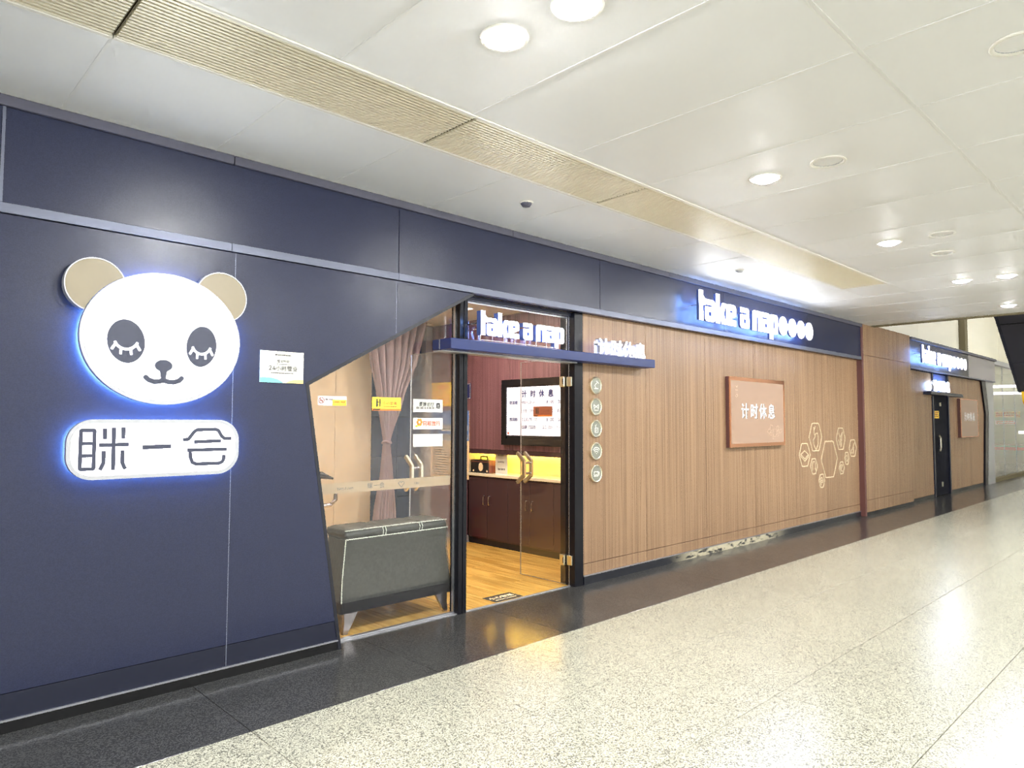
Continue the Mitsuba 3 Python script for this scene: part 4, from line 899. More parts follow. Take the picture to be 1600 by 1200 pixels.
WORDS = [('t', 0.0), ('a', 0.49), ('k', 1.455), ('e', 2.41), ('a', 3.735), ('n', 4.95), ('a', 5.93), ('p', 6.80)]
DISCS = [8.35, 9.465, 10.545, 11.60]


def disc_icon(i):
    if i == 0:
        return Point(0, 0).buffer(0.49, 20).difference(strokes([[(-0.12, 0.10), (-0.10, -0.14)], [(0.12, 0.10), (0.10, -0.14)], [(0, 0.02), (0, -0.2)]], 0.03))
    if i == 1:
        return Point(0, 0).buffer(0.49, 20).difference(affinity.rotate(sbox(-0.06, -0.12, 0.07, 0.2), -25))
    return Point(0, 0).buffer(0.49, 20)


def lit_words(parent, x0, z0, ux, uz, y_front, y_wall, discs, depth, k=1.0, weight=0.4, halo=True, ret='m_sign_side'):
    """Lit letters: a glowing face on a dark return each, and one blue white light behind them."""
    shapes = []
    for ch, off in WORDS:
        g, w = rletter(ch)
        shapes.append(('letter', affinity.translate(affinity.scale(g, ux, uz, origin=(0, 0)), x0 + off * ux, z0)))
    if discs:
        for i, off in enumerate(DISCS):
            g = affinity.scale(disc_icon(i), ux, uz, origin=(0, 0))
            shapes.append(('disc', affinity.translate(g, x0 + off * ux, z0 + 0.53 * uz)))
    for nm, g in shapes:
        a = add(parent, nm, fac(g, y_front, 0.006), 'm_acrylic', emitter=emit(0.90, 0.95, 1.0, SIGN * k, weight), label='glowing white ' + nm)
        add(a, 'return', fac(g.buffer(-0.0015), y_front + 0.0065, depth), ret, label='dark blue side of the ' + nm)
    add(parent, 'mount', cat([bx(g.centroid.x - 0.004, y_front + depth + 0.006, g.centroid.y - 0.004, g.centroid.x + 0.004, y_wall + 0.002, g.centroid.y + 0.004) for _, g in shapes]), 'm_chrome', label='thin mounting pins')
    if halo:
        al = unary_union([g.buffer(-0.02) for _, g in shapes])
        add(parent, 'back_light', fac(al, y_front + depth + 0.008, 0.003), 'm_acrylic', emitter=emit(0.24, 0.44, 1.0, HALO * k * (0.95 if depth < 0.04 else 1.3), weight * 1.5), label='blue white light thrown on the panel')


LS = tag('fascia_sign', 'long lit take a nap lettering with four discs on the navy fascia above the wood', 'lit sign')
lit_words(LS, 6.862, 2.697, 0.2512, 0.252, 4.10, YN, True, 0.03, 1.0, 0.5)
LF = tag('far_fascia_sign', 'far lit take a nap lettering on the second shop front beyond the wood block', 'lit sign')
lit_words(LF, 14.93, 2.712, 0.2660, 0.255, 4.10, YN, True, 0.03, 0.8, 0.25)

# ---- the beam over the door, with letters standing on it
BM = tag('sign_beam', 'dark blue horizontal beam running over the door and onto the wood wall', 'beam')
add(BM, 'front_box', cbx(3.37, 4.18, 2.115, 6.11, 4.325, 2.20, 0.004), 'm_beam')
add(BM, 'rear_box', cbx(3.37, 4.326, 2.115, 5.125, 4.42, 2.20, 0.004), 'm_beam')
add(BM, 'joint', bx(3.366, 4.322, 2.117, 3.374, 4.329, 2.198), 'm_alu', label='pale joint line')
add(BM, 'lower_strip', bx(3.38, 4.30, 2.104, 5.0, 4.42, 2.114), 'm_rim')
LD = tag('door_sign', 'lit white letters reading take a nap standing on the beam over the glass door', 'lit sign')
lit_words(LD, 3.692, 2.253, 0.1300, 0.1465, 4.195, 4.43, False, 0.05, 1.0, 0.4, True, 'm_sign_side')
add(LD, 'support', cat([bx(3.70 + 0.13 * i, 4.215, 2.20, 3.706 + 0.13 * i, 4.221, 2.256) for i in range(8)] + [bx(3.69, 4.213, 2.212, 4.60, 4.219, 2.217)]), 'm_chrome', label='thin metal supports')
LC = tag('timed_rest_sign', 'four lit characters standing on the beam against the wood wall right of the door', 'lit sign')
for i, ch in enumerate('计时休息'):
    g = cn(ch, 0.175, 1.0, 0.014)
    g = affinity.translate(affinity.scale(g, 1.10, 1.0, origin=(0, 0)), 5.185 + 0.198 * i, 2.188)
    g = g.intersection(sbox(5, 2.202, 7, 3))
    a = add(LC, 'character', fac(g, 4.195, 0.006), 'm_acrylic', emitter=emit(0.95, 0.97, 1.0, SIGN * 0.4, 0.5), label='glowing white character')
    add(a, 'return', fac(g.buffer(-0.001), 4.2015, 0.05), 'm_rim', label='grey side of the character')
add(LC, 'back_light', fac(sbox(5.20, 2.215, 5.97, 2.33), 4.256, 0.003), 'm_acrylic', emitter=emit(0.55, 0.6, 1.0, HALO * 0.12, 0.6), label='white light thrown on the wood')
LG = tag('far_timed_rest_sign', 'small bright lit characters over the far black glass door', 'lit sign')
for i, ch in enumerate('计时休息'):
    g = affinity.translate(affinity.scale(cn(ch, 0.235, 1.0, 0.035), 1.28, 1.0, origin=(0, 0)), 16.03 + 0.31 * i, 2.195)
    a = add(LG, 'character', fac(g, 4.22, 0.006), 'm_acrylic', emitter=emit(0.95, 0.97, 1.0, SIGN, 0.25), label='glowing white character')
    add(a, 'return', fac(g.buffer(-0.002), 4.2265, 0.04), 'm_rim')
add(LG, 'back_light', fac(sbox(16.1, 2.23, 17.2, 2.40), 4.272, 0.003), 'm_acrylic', emitter=emit(0.4, 0.6, 1.0, HALO * 0.7, 0.3))
BF = tag('far_sign_beam', 'thin dark beam under the small lit characters over the far black door', 'beam')
add(BF, 'front_box', cbx(15.75, 4.19, 2.12, 18.15, 4.33, 2.185, 0.004), 'm_navy_dark')

# ---- five round badges on the wood wall
icons = [
    ('round silver badge with a reading lamp icon, topmost of the five beside the door', [[(-0.03, -0.03), (0.03, -0.03)], [(0, -0.03), (-0.025, 0.0), (0.02, 0.035)], [(0.005, 0.045), (0.04, 0.02)]]),
    ('round silver badge with a butterfly shaped icon, second of the five beside the door', [[(-0.035, 0.02), (0, 0.0), (0.035, 0.02), (0.035, -0.02), (0, 0.0), (-0.035, -0.02), (-0.035, 0.02)], [(-0.03, -0.035), (0.03, -0.035)]]),
    ('round silver badge with a padlock icon, third of the five beside the door', [[(-0.02, -0.035), (0.025, -0.035), (0.025, 0.005), (-0.02, 0.005), (-0.02, -0.035)], [(-0.012, 0.005), (-0.012, 0.03), (0.004, 0.04)], [(0, -0.02), (0.0, -0.01)]]),
    ('round silver badge with a wireless signal icon, fourth of the five beside the door', [[(0.04 * math.cos(a), -0.02 + 0.04 * math.sin(a)) for a in np.linspace(0.6, 2.54, 7)], [(0.058 * math.cos(a), -0.02 + 0.058 * math.sin(a)) for a in np.linspace(0.6, 2.54, 7)],
                                                                                        [(0.021 * math.cos(a), -0.02 + 0.021 * math.sin(a)) for a in np.linspace(0.5, 2.64, 5)], [(0, -0.022), (0, -0.024)]]),
    ('round silver badge with a cup icon, lowest of the five beside the door', [[(-0.035, -0.025), (0.022, -0.025), (0.022, 0.02), (-0.035, 0.02), (-0.035, -0.025)], [(0.022, 0.012), (0.04, 0.012), (0.04, -0.015), (0.022, -0.015)], [(-0.02, -0.012), (0.008, -0.012)]]),
]
for (l, ls), z in zip(icons, (1.905, 1.697, 1.483, 1.263, 1.045)):
    x = 5.305
    t = tag(num('round_badge'), l, 'badge', 'round badges beside the door')
    d = lathe([(0.0, 0.0), (0.080, 0.0), (0.080, 0.020), (0.0, 0.020)], 32)
    add(t, 'disc', fac_at(d, x, z, YW), 'm_badge', smooth=40, label='grey disc')
    add(t, 'rim', fac_at(lathe([(0.070, 0.0), (0.085, 0.0), (0.085, 0.024), (0.079, 0.028), (0.070, 0.022), (0.070, 0.0)], 32), x, z, YW), 'm_steel', smooth=40, label='silver rim')
    add(t, 'icon', fac_at(prism(strokes(ls, 0.009), 0.003), x, z, YW - 0.020), 'm_paper', label='pale line icon')


# ---- plaques
def hexagon(cx, cz, r, rz=None, round_=0.0):
    h = Polygon([(cx + r * math.cos(math.radians(60 * k)), cz + (rz or r) * math.sin(math.radians(60 * k))) for k in range(6)])
    return h.buffer(-round_).buffer(round_, 4) if round_ else h


HEX = [(10.980, 0.982, 0.318, 0.328), (10.482, 1.330, 0.242, 0.246), (10.093, 1.076, 0.198, 0.20), (10.405, 0.898, 0.133, 0.138), (10.678, 0.668, 0.117, 0.122),
       (11.442, 1.290, 0.190, 0.205), (11.942, 1.130, 0.170, 0.163), (11.678, 0.972, 0.102, 0.12), (11.455, 0.828, 0.114, 0.118)]


def plaque(x0, z0, x1, z1, yw, y, label, seed, small):
    t = tag(num('wall_plaque'), label, 'plaque')
    add(t, 'body', cbx(x0, y + 0.010, z0, x1, yw, z1, 0.003), 'm_maroon', label='dark side of the plaque')
    fr = sbox(x0, z0, x1, z1)
    w = 0.045 if not small else 0.02
    ra = fr.difference(sbox(x0 + w * 0.6, z0 + w, x1 - w * 0.6, z1 - w))
    add(t, 'frame', fac(ra, y, 0.012), 'm_copper', label='polished copper frame')
    add(t, 'board', fac(sbox(x0 + w * 0.6, z0 + w, x1 - w * 0.6, z1 - w), y + 0.004, 0.008), 'm_plaque', label='beige rose board')
    W, Hh = x1 - x0, z1 - z0
    for i, ch in enumerate('计时休息'):
        g = affinity.scale(cn(ch, 0.205, 1.0, 0.012), 1.02, 1.02, origin=(0, 0))
        g = affinity.translate(g, x0 + W * 0.185 + 0.242 * i * W / 1.5, z0 + Hh * (0.40 if not small else 0.42))
        c = add(t, 'character', fac(g, y + 0.001, 0.003), 'm_acrylic', label='white character')
        if not small:
            add(c, 'dark_outline', fac(affinity.translate(g, 0.012, -0.004).difference(g), y + 0.0025, 0.0015), 'm_navy_edge', label='dark edge of the character')  # dark outline of the character, drawn as a shifted copy
    if not small:
        lo = [ring(affinity.translate(affinity.scale(hexagon(a, b, r, rz, 0.02), 0.19, 0.19, origin=(0, 0)), x0 + W * 0.80 - 11.0 * 0.19, z0 + Hh * 0.20 - 1.0 * 0.19), 0.005) for a, b, r, rz in HEX]
        add(t, 'emblem', fac(unary_union(lo), y + 0.002, 0.002), 'm_plaque_line', label='pale hexagon emblem')
        add(t, 'small_print', cat([fac(strokes([[(x0 + 0.15, z1 - 0.11), (x0 + 0.17, z1 - 0.13)], [(x0 + 0.20, z1 - 0.11), (x0 + 0.18, z1 - 0.13)], [(x0 + 0.15, z1 - 0.165), (x0 + 0.20, z1 - 0.165)]], 0.008), y + 0.002, 0.002),
                                   fac(ring(ellipse(x0 + 0.175, z1 - 0.235, 0.03, 0.02), 0.007), y + 0.002, 0.002)]), 'm_plaque_line', label='small pale print')
    return t


plaque(7.845, 1.236, 9.345, 2.116, YW, 4.28, 'square beige plaque in a copper frame with four white characters on the wood wall', 1, False)
plaque(18.26, 1.215, 19.78, 2.100, YW, 4.27, 'far beige plaque with four small characters right of the black glass door', 2, True)

# ---- hexagon outlines on the wood wall
hx_icons = [None,
            [[(0.0, 0.16), (-0.05, 0.10)], [(-0.06, 0.15), (-0.05, 0.05), (-0.02, 0.03)], [(-0.02, 0.0), (-0.09, -0.05), (-0.06, -0.13), (0.02, -0.19), (0.09, -0.10), (0.10, 0.0), (0.07, 0.06), (0.01, 0.05), (-0.02, 0.0)]],
            [[(-0.13, 0.01), (0.0, 0.06), (0.13, 0.0), (0.0, -0.06), (-0.13, 0.01)], [(-0.13, -0.02), (0.0, -0.09), (0.13, -0.03)], [(-0.13, 0.01), (-0.13, -0.02)], [(0.13, 0.0), (0.13, -0.03)]],
            [[(-0.05, -0.06), (-0.055, 0.02), (-0.02, 0.07), (0.03, 0.07), (0.06, 0.02), (0.055, -0.05)], [(0.04, -0.03), (0.06, -0.06)]],
            [[(0.02, 0.0), (0.0, 0.02), (-0.025, 0.0), (-0.01, -0.03), (0.03, -0.03), (0.05, 0.01), (0.02, 0.05), (-0.04, 0.04), (-0.055, -0.02), (-0.02, -0.065)]],
            [[(-0.08, 0.09), (-0.02, 0.02), (0.07, 0.10)], [(-0.02, 0.02), (0.0, -0.13)], [(0.07, 0.10), (0.03, -0.02), (0.02, -0.12)], [(-0.09, -0.02), (-0.05, -0.06), (-0.06, -0.10)]],
            [[(-0.07, -0.08), (0.02, -0.08), (0.03, -0.02), (-0.06, -0.02), (-0.07, -0.08)], [(-0.02, -0.02), (0.03, 0.04), (0.08, 0.09)], [(0.02, 0.0), (0.05, 0.01)]],
            [[(0.04 * math.cos(a), 0.05 * math.sin(a)) for a in np.linspace(0, 6.28, 13)]],
            [[(-0.03, -0.04), (0.03, 0.05)], [(0.045 * math.cos(a), 0.055 * math.sin(a)) for a in np.linspace(0.6, 5.4, 10)]]]
hx_names = ['large empty hexagon outline in the middle of the pale line drawing on the wood wall', 'hexagon outline holding a pear shaped pot, upper left of the large hexagon', 'hexagon outline holding a book, leftmost of the line drawing',
            'small hexagon outline holding headphones, below the book hexagon', 'small hexagon outline holding a spiral, lowest of the line drawing', 'hexagon outline holding a forked branch, upper right of the large hexagon',
            'hexagon outline holding a potted plant, rightmost of the line drawing', 'small hexagon outline with a ring, between the large hexagon and the potted plant, upper one', 'small hexagon outline with a slashed ring, right below the large hexagon']
for (cx, cz, r, rz), ic, l in zip(HEX, hx_icons, hx_names):
    t = tag(num('hexagon_outline'), l, 'wall decoration', 'hexagon line drawing on the wood wall')
    add(t, 'outline', fac(ring(hexagon(cx, cz, r, rz, r * 0.18), 0.017), YW - 0.006, 0.006), 'm_line')
    if ic:
        add(t, 'icon', fac(affinity.translate(strokes(ic, 0.013), cx, cz), YW - 0.006, 0.006), 'm_line', label='pale line icon')

# ================================================================== stickers on the glass
YS = 4.4265


def sticker(name, label, x0, z0, x1, z1, mat, category='sticker', y=YS):
    t = tag(num(name), label, category)
    add(t, 'film', bx(x0, y - 0.0012, z0, x1, y, z1), mat)
    return t


def ink(t, mesh, x, z, mat='m_ink', name='print', label=None, y=YS):
    return add(t, name, fac_at(mesh, x, z, y - 0.0012), mat, label=label)


t = sticker('no_smoking_sticker', 'pale pink and yellow no smoking sticker at the left of the fixed glass pane', 2.38, 1.660, 2.607, 1.727, 'm_pink')
ink(t, prism(sbox(0, 0, 0.112, 0.042), 0.0005), 2.493, 1.660, 'm_yellow', 'band', 'yellow band')
sg = unary_union([ring(Point(0, 0).buffer(0.022, 14), 0.004), strokes([[(-0.014, 0.014), (0.014, -0.014)]], 0.004), sbox(-0.013, -0.005, 0.012, 0.002)])
ink(t, prism(sg, 0.001), 2.408, 1.695, 'm_brown_ink', 'symbol', 'no smoking symbol')
ink(t, prism(cn('禁止吸烟', 0.014, 1.05, 0.015), 0.001), 2.437, 1.696, 'm_ink')
ink(t, prism(cn('全面禁止吸烟', 0.0155, 1.05, 0.02), 0.001), 2.498, 1.677, 'm_red_ink', 'lettering', 'red lettering')


def mind_glass(label, w, h):
    m = [prism(sbox(0, 0, w, h), 0.0012)]
    band = prism(sbox(0, 0, w, h * 0.14), 0.0006)
    block = prism(sbox(w * 0.03, h * 0.03, w * 0.26, h * 0.12), 0.0006)
    fig = unary_union([Point(w * 0.165, h * 0.80).buffer(h * 0.07), sbox(w * 0.14, h * 0.28, w * 0.195, h * 0.72), sbox(w * 0.19, h * 0.58, w * 0.23, h * 0.66), sbox(w * 0.245, h * 0.28, w * 0.285, h * 0.86)])
    tx = affinity.translate(cn('小心玻璃', h * 0.29, 1.12, 0.008), w * 0.355, h * 0.42)
    bars = affinity.translate(line_bars(w * 0.50, 1, 0.01, h * 0.055, 3, 0.98), w * 0.37, h * 0.33)
    return m, band, block, prism(fig, 0.0008), prism(tx, 0.0008), prism(bars, 0.0008)


def mind_sticker(t, place, film='m_yellow'):
    m, band, block, fig, tx, bars = mind_glass('', 0.257, 0.10)
    add(t, 'film', place(m[0], 0.0), film)
    add(t, 'band', place(band, 0.0012), 'm_orange', label='orange lower band')
    add(t, 'block', place(block, 0.0018), 'm_ink', label='dark block')
    add(t, 'symbol', place(fig, 0.0012), 'm_ink', label='figure walking into glass')
    add(t, 'lettering', place(tx, 0.0012), 'm_brown_ink', label='four characters')
    add(t, 'small_lettering', place(bars, 0.0012), 'm_brown_ink')


t = tag('glass_warning_sticker', 'yellow mind the glass sticker in front of the curtain on the fixed pane', 'sticker')
mind_sticker(t, lambda m, d: fac_at(m, 2.821, 1.630, YS - d))
t = tag('glass_warning_sticker_001', 'mind the glass sticker on the open right door leaf in front of the screen', 'sticker')
mind_sticker(t, lambda m, d: mapped(m, (4.985 - 0.006 - d, 4.86, 1.60), (0, -1, 0), (0, 0, 1)), 'm_yellow_shaded')

t = sticker('white_glass_sticker', 'white sticker with black print and a dark emblem, topmost of three on the glass', 3.193, 1.622, 3.484, 1.724, 'm_paper')
ink(t, prism(affinity.skew(cn('曹操出行', 0.036, 1.04, 0.02), 10), 0.001), 3.248, 1.668)
ink(t, prism(line_bars(0.19, 1, 0.02, 0.018, 12, 0.98), 0.001), 3.222, 1.665, 'm_grey_ink', 'small_print')
em = rrect(0, 0, 0.036, 0.045, 0.008).difference(strokes([[(0.008, 0.012), (0.028, 0.012)], [(0.010, 0.026), (0.026, 0.026)], [(0.018, 0.012), (0.018, 0.036)]], 0.004))
ink(t, prism(em, 0.001), 3.420, 1.652, 'm_ink', 'emblem', 'dark emblem')
t = sticker('white_glass_sticker', 'white sticker with orange red characters and a flower mark, middle of three on the glass', 3.194, 1.487, 3.485, 1.577, 'm_paper')
ink(t, prism(cn('同程旅行', 0.042, 1.05, 0.016), 0.001), 3.286, 1.512, 'm_red_ink', 'lettering', 'orange red lettering')
ink(t, prism(unary_union([Point(0.02 * math.cos(a), 0.02 * math.sin(a)).buffer(0.011) for a in np.arange(6) * 1.047]), 0.001), 3.255, 1.543, 'm_orange', 'flower_mark', 'orange flower mark')
ink(t, prism(unary_union([ellipse(-0.012, 0.0, 0.012, 0.008), ellipse(0.012, 0.004, 0.012, 0.007)]), 0.001), 3.238, 1.512, 'm_green', 'leaf_mark', 'green leaf mark')
t = sticker('white_glass_sticker', 'white sticker with faded pale print, lowest of three on the glass', 3.195, 1.351, 3.486, 1.450, 'm_paper')
ink(t, prism(cn('神州专车', 0.042, 1.15, 0.004), 0.001), 3.235, 1.383, 'm_pale_ink', 'lettering', 'faded lettering')
# frosted band with the words
t = tag('frosted_band', 'frosted translucent band with faint words running across the fixed glass pane', 'glass film')
add(t, 'film', bx(2.40, YS - 0.001, 1.036, 3.568, YS, 1.112), 'm_frost')
ink(t, cat([prism(cn('眯一会', 0.046, 1.12, 0.006), 0.0006), mapped(latin('take a nap', 0.02, 0.0006), (-0.25, 0.008, 0), (1, 0, 0), (0, 1, 0)),
            mapped(prism(ring(affinity.scale(unary_union([Point(-0.012, 0.0).buffer(0.014), Point(0.012, 0).buffer(0.014), Polygon([(-0.026, -0.003), (0.026, -0.003), (0, -0.034)])]), 1.1, 1), 0.005), 0.0006), (0.30, 0.026, 0), (1, 0, 0), (0, 1, 0)),
            mapped(latin('nap', 0.02, 0.0006), (0.42, 0.01, 0), (1, 0, 0), (0, 1, 0))]), 2.79, 1.052, 'm_grey_ink')

# ---- mat printed at the door
t = tag('door_floor_sticker', 'black floor sticker with four pale characters inside the door threshold', 'floor sticker')
add(t, 'film', bx(4.085, 4.43, 0.003, 4.41, 4.612, 0.0048), 'm_ink')
add(t, 'lettering', floor_at(prism(cn('小心玻璃', 0.066, 1.06, 0.02), 0.0006), 4.105, 4.508, 0.0048), 'm_cream', label='pale characters')
add(t, 'small_lettering', floor_at(prism(line_bars(0.25, 1, 0.02, 0.016, 8, 0.98), 0.0006), 4.125, 4.482, 0.0048), 'm_cream')

# ================================================================== sofa behind the glass
t = tag('sofa', 'grey leather sofa seen from behind with pale piping and chrome legs behind the glass', 'sofa')


def sofa_ring(z, x0, x1, y0, y1, r=0.05, n=6):
    out = []
    for cx, cy, a0 in ((x1 - r, y1 - r, 0), (x0 + r, y1 - r, 90), (x0 + r, y0 + r, 180), (x1 - r, y0 + r, 270)):
        for k in range(n):
            a = math.radians(a0 + 90 * k / (n - 1))
            out.append((cx + r * math.cos(a), cy + r * math.sin(a), z))
    return out


rows = []
prof = [(0.235, 0.000, 0.000), (0.30, 0.004, 0.006), (0.40, 0.018, 0.016), (0.50, 0.034, 0.020), (0.58, 0.040, 0.014), (0.64, 0.040, 0.006), (0.685, 0.042, 0.0)]
for z, dx, dy in prof:
    rows.append(sofa_ring(z, 2.628 + dx * 0.7, 3.652 - dx * 1.1, 4.50 + dy, 4.76, 0.022, 4))
add(t, 'back', loft(rows), 'm_leather', smooth=40)
add(t, 'base_band', loft([sofa_ring(0.155, 2.632, 3.65, 4.505, 5.34, 0.02, 4), sofa_ring(0.233, 2.632, 3.65, 4.503, 5.34, 0.02, 4)]), 'm_black', smooth=40, label='black base band')
add(t, 'seat', loft([sofa_ring(0.235, 2.78, 3.50, 4.77, 5.36, 0.03, 4), sofa_ring(0.40, 2.78, 3.50, 4.77, 5.38, 0.05, 4), sofa_ring(0.45, 2.80, 3.48, 4.77, 5.36, 0.05, 4)]), 'm_leather', smooth=40)
for x0, x1 in ((2.64, 2.775), (3.505, 3.64)):
    add(t, 'armrest', loft([sofa_ring(0.235, x0, x1, 4.77, 5.36, 0.03, 4), sofa_ring(0.55, x0, x1, 4.77, 5.36, 0.04, 4), sofa_ring(0.59, x0 + 0.02, x1 - 0.02, 4.78, 5.34, 0.04, 4)]), 'm_leather', smooth=40)
xs = [2.662, 2.995, 3.335, 3.602]
for a, b in zip(xs[:-1], xs[1:]):
    rr = [sofa_ring(0.687, a, b, 4.503, 4.77, 0.02, 5), sofa_ring(0.722, a - 0.003, b + 0.003, 4.497, 4.80, 0.03, 5), sofa_ring(0.748, a + 0.004, b - 0.004, 4.515, 4.80, 0.03, 5), sofa_ring(0.762, a + 0.03, b - 0.03, 4.56, 4.77, 0.03, 5)]
    add(t, 'top_cushion', loft(rr), 'm_leather', smooth=50)
pp = [(2.632 + dx * 0.7, 4.50 + dy - 0.003, z) for z, dx, dy in prof]
add(t, 'piping', tube(pp, 0.004, 6), 'm_piping', label='pale piping down the left corner')
add(t, 'piping', tube([(2.658, 4.497, 0.687), (3.0, 4.497, 0.687), (3.3, 4.497, 0.687), (3.604, 4.497, 0.687)], 0.004, 6), 'm_piping', label='pale piping under the top cushions')
add(t, 'piping', tube([(2.662, 4.512, 0.748), (3.0, 4.508, 0.752), (3.3, 4.508, 0.752), (3.600, 4.512, 0.748)], 0.0035, 6), 'm_piping', label='pale piping along the top')
pr2 = [(3.648 - dx * 1.1, 4.50 + dy, z) for z, dx, dy in prof]
add(t, 'piping', tube(pr2, 0.003, 6), 'm_navy_edge', label='dark seam down the right corner')
for xc in xs[1:3]:
    for d in (-0.012, 0.012):
        add(t, 'stitching', tube([(xc + d, 4.505, 0.690), (xc + d, 4.496, 0.722), (xc + d, 4.513, 0.752)], 0.003, 5), 'm_piping', label='double stitching')


def blade_leg(x, y, s):
    pr_ = [(0.0, 0.156), (0.115, 0.156), (0.085, 0.10), (0.055, 0.05), (0.035, 0.012), (0.03, 0.0), (0.0, 0.0), (-0.006, 0.02), (0.004, 0.08)]
    g = Polygon([(s * a, b) for a, b in pr_])
    m = mapped(prism(g, 0.028), (x, y + 0.028, 0), (1, 0, 0), (0, 0, 1))
    return m


for x, y, s in ((2.665, 4.515, 1), (3.615, 4.515, -1), (2.665, 5.29, 1), (3.615, 5.29, -1)):
    l = add(t, 'leg', blade_leg(x, y, s), 'm_chrome', label='chrome blade leg')
    add(l, 'foot', lathe([(0, 0.0), (0.022, 0.0), (0.024, 0.006), (0.014, 0.012), (0, 0.012)], 16, (x + s * 0.014, y + 0.014, 0.003)), 'm_chrome')

# ================================================================== curtain
t = tag('curtain', 'mauve grey curtain gathered by a tie in the shop behind the glass', 'curtain')


def curtain_mesh(levels, n=150, folds=7, y0=7.36):
    vs = []
    for z, xa, xb, amp in levels:
        s = np.linspace(0, 1, n)
        fold = np.sin(s * folds * 2 * np.pi + 0.6 * np.sin(s * 9))
        x = xa + (xb - xa) * s + 0.012 * np.cos(s * folds * 2 * np.pi) * amp / 0.05
        vs.append(np.stack([x, y0 + amp * fold, np.full(n, z)], 1))
    v = np.vstack(vs)
    f = []
    for i in range(len(levels) - 1):
        for k in range(n - 1):
            a, b, c, d = i * n + k, i * n + k + 1, (i + 1) * n + k + 1, (i + 1) * n + k
            f += [[a, b, c], [a, c, d]]
    return trimesh.Trimesh(v, f, process=False)


def lerp_levels(keys, m=14):
    out = []
    for (z0, a0, b0, p0), (z1, a1, b1, p1) in zip(keys[:-1], keys[1:]):
        for k in range(m):
            s = k / m
            e = s * s * (3 - 2 * s) * 0.35 + s * 0.65
            out.append((z0 + (z1 - z0) * s, a0 + (a1 - a0) * e, b0 + (b1 - b0) * e, p0 + (p1 - p0) * s))
    out.append(keys[-1])
    return out


add(t, 'upper_cloth', curtain_mesh(lerp_levels([(2.85, 4.55, 5.50, 0.07), (2.35, 4.66, 5.36, 0.07), (1.85, 4.78, 5.14, 0.06), (1.30, 4.875, 4.945, 0.04)])), 'm_curtain', smooth=True)
add(t, 'lower_cloth', curtain_mesh(lerp_levels([(1.28, 4.875, 4.945, 0.04), (0.9, 4.845, 4.985, 0.05), (0.45, 4.76, 5.03, 0.06), (0.05, 4.70, 5.06, 0.06)])), 'm_curtain', smooth=True)
tie = [(4.91 + 0.052 * math.cos(a), 7.36 + 0.05 * math.sin(a), 1.29 + 0.01 * math.sin(2 * a)) for a in np.linspace(0, 2 * np.pi, 20, endpoint=False)]
add(t, 'tie', tube(tie, 0.016, 8, closed=True), 'm_curtain', smooth=True, label='cloth tie')
add(t, 'tie_knot', lathe([(0, -0.02), (0.016, -0.014), (0.02, 0), (0.016, 0.014), (0, 0.02)], 14, (4.905, 7.30, 1.285)), 'm_curtain', smooth=True)
add(t, 'rail', tube([(4.4, 7.36, 2.84), (5.6, 7.36, 2.84)], 0.012, 8), 'm_white')

# ================================================================== counter, screen and things on it
t = tag('counter_cabinet', 'dark brown counter cabinet along the right wall of the shop', 'cabinet')
add(t, 'body', bx(5.855, 4.52, 0.075, 6.14, 6.86, 0.856), 'm_cabinet')
add(t, 'plinth', bx(5.87, 4.52, 0.0, 6.14, 6.85, 0.075), 'm_navy_edge')
add(t, 'countertop', cbx(5.815, 4.50, 0.860, 6.155, 6.876, 0.895, 0.004), 'm_counter', label='pale countertop')
ys = [6.862, 6.50, 6.125, 5.75, 5.375, 5.0, 4.525]
for i, (a, b) in enumerate(zip(ys[:-1], ys[1:])):
    d = add(t, 'door', cbx(5.835, b + 0.002, 0.095, 5.853, a - 0.002, 0.838, 0.002), 'm_cabinet')
    yh = b + 0.05 if i % 2 == 0 else a - 0.05
    add(d, 'handle', cat([tube([(5.834, yh, 0.505), (5.812, yh, 0.51), (5.808, yh, 0.53), (5.808, yh, 0.60), (5.812, yh, 0.615), (5.834, yh, 0.62)], 0.006, 8)]), 'm_chrome', label='chrome bow handle')
add(None, 'niche_light', bx(6.10, 4.6, 1.165, 6.13, 6.85, 1.178), 'm_acrylic', emitter=emit(1.0, 0.62, 0.08, 26.0, 1.5))
tag('niche_light', 'yellow light strip under the top of the counter niche', 'light strip')
add('niche_light', 'channel', bx(6.095, 4.58, 1.1785, 6.135, 6.87, 1.1798), 'm_alu')

t = tag('wall_screen', 'black framed wall screen showing the timed rest price list', 'screen')
add(t, 'surround', mapped(prism(ring(sbox(-6.20, 1.268, -4.97, 2.055), 0.078), 0.05), (RX, 0, 0), (0, -1, 0), (0, 0, 1)), 'm_black', label='black surround')
add(t, 'bezel', bx(5.805, 5.052, 1.347, 5.835, 6.122, 1.977), 'm_black')
add(t, 'display', bx(5.8035, 5.075, 1.384, 5.8055, 6.118, 1.962), 'm_acrylic', emitter=emit(0.66, 0.73, 1.0, 0.30, 1.0), label='lit pale blue display')
XS = 5.8034


def scr(g, y, z, mat='m_blue_dark'):
    return add(t, 'lettering', side_at(prism(g, 0.0006), y, z, XS), mat, label='blue characters')


scr(cn('计时休息', 0.088, 1.62, 0.035), 5.86, 1.832)
scr(cn('商务舱', 0.048, 1.0, 0.03), 6.07, 1.752)
scr(cn('通宵' if '宵' in GLYPHS else '过夜', 0.048, 1.0, 0.008), 5.86, 1.652)
scr(cn('贵宾舱', 0.048, 1.0, 0.03), 6.07, 1.552)
scr(cn('过夜', 0.048, 1.0, 0.03), 5.86, 1.462)


def scr_lat(s, h, y, z):
    m = latin(s, h, 0.0006, True)
    return side_at(m, y, z, XS)


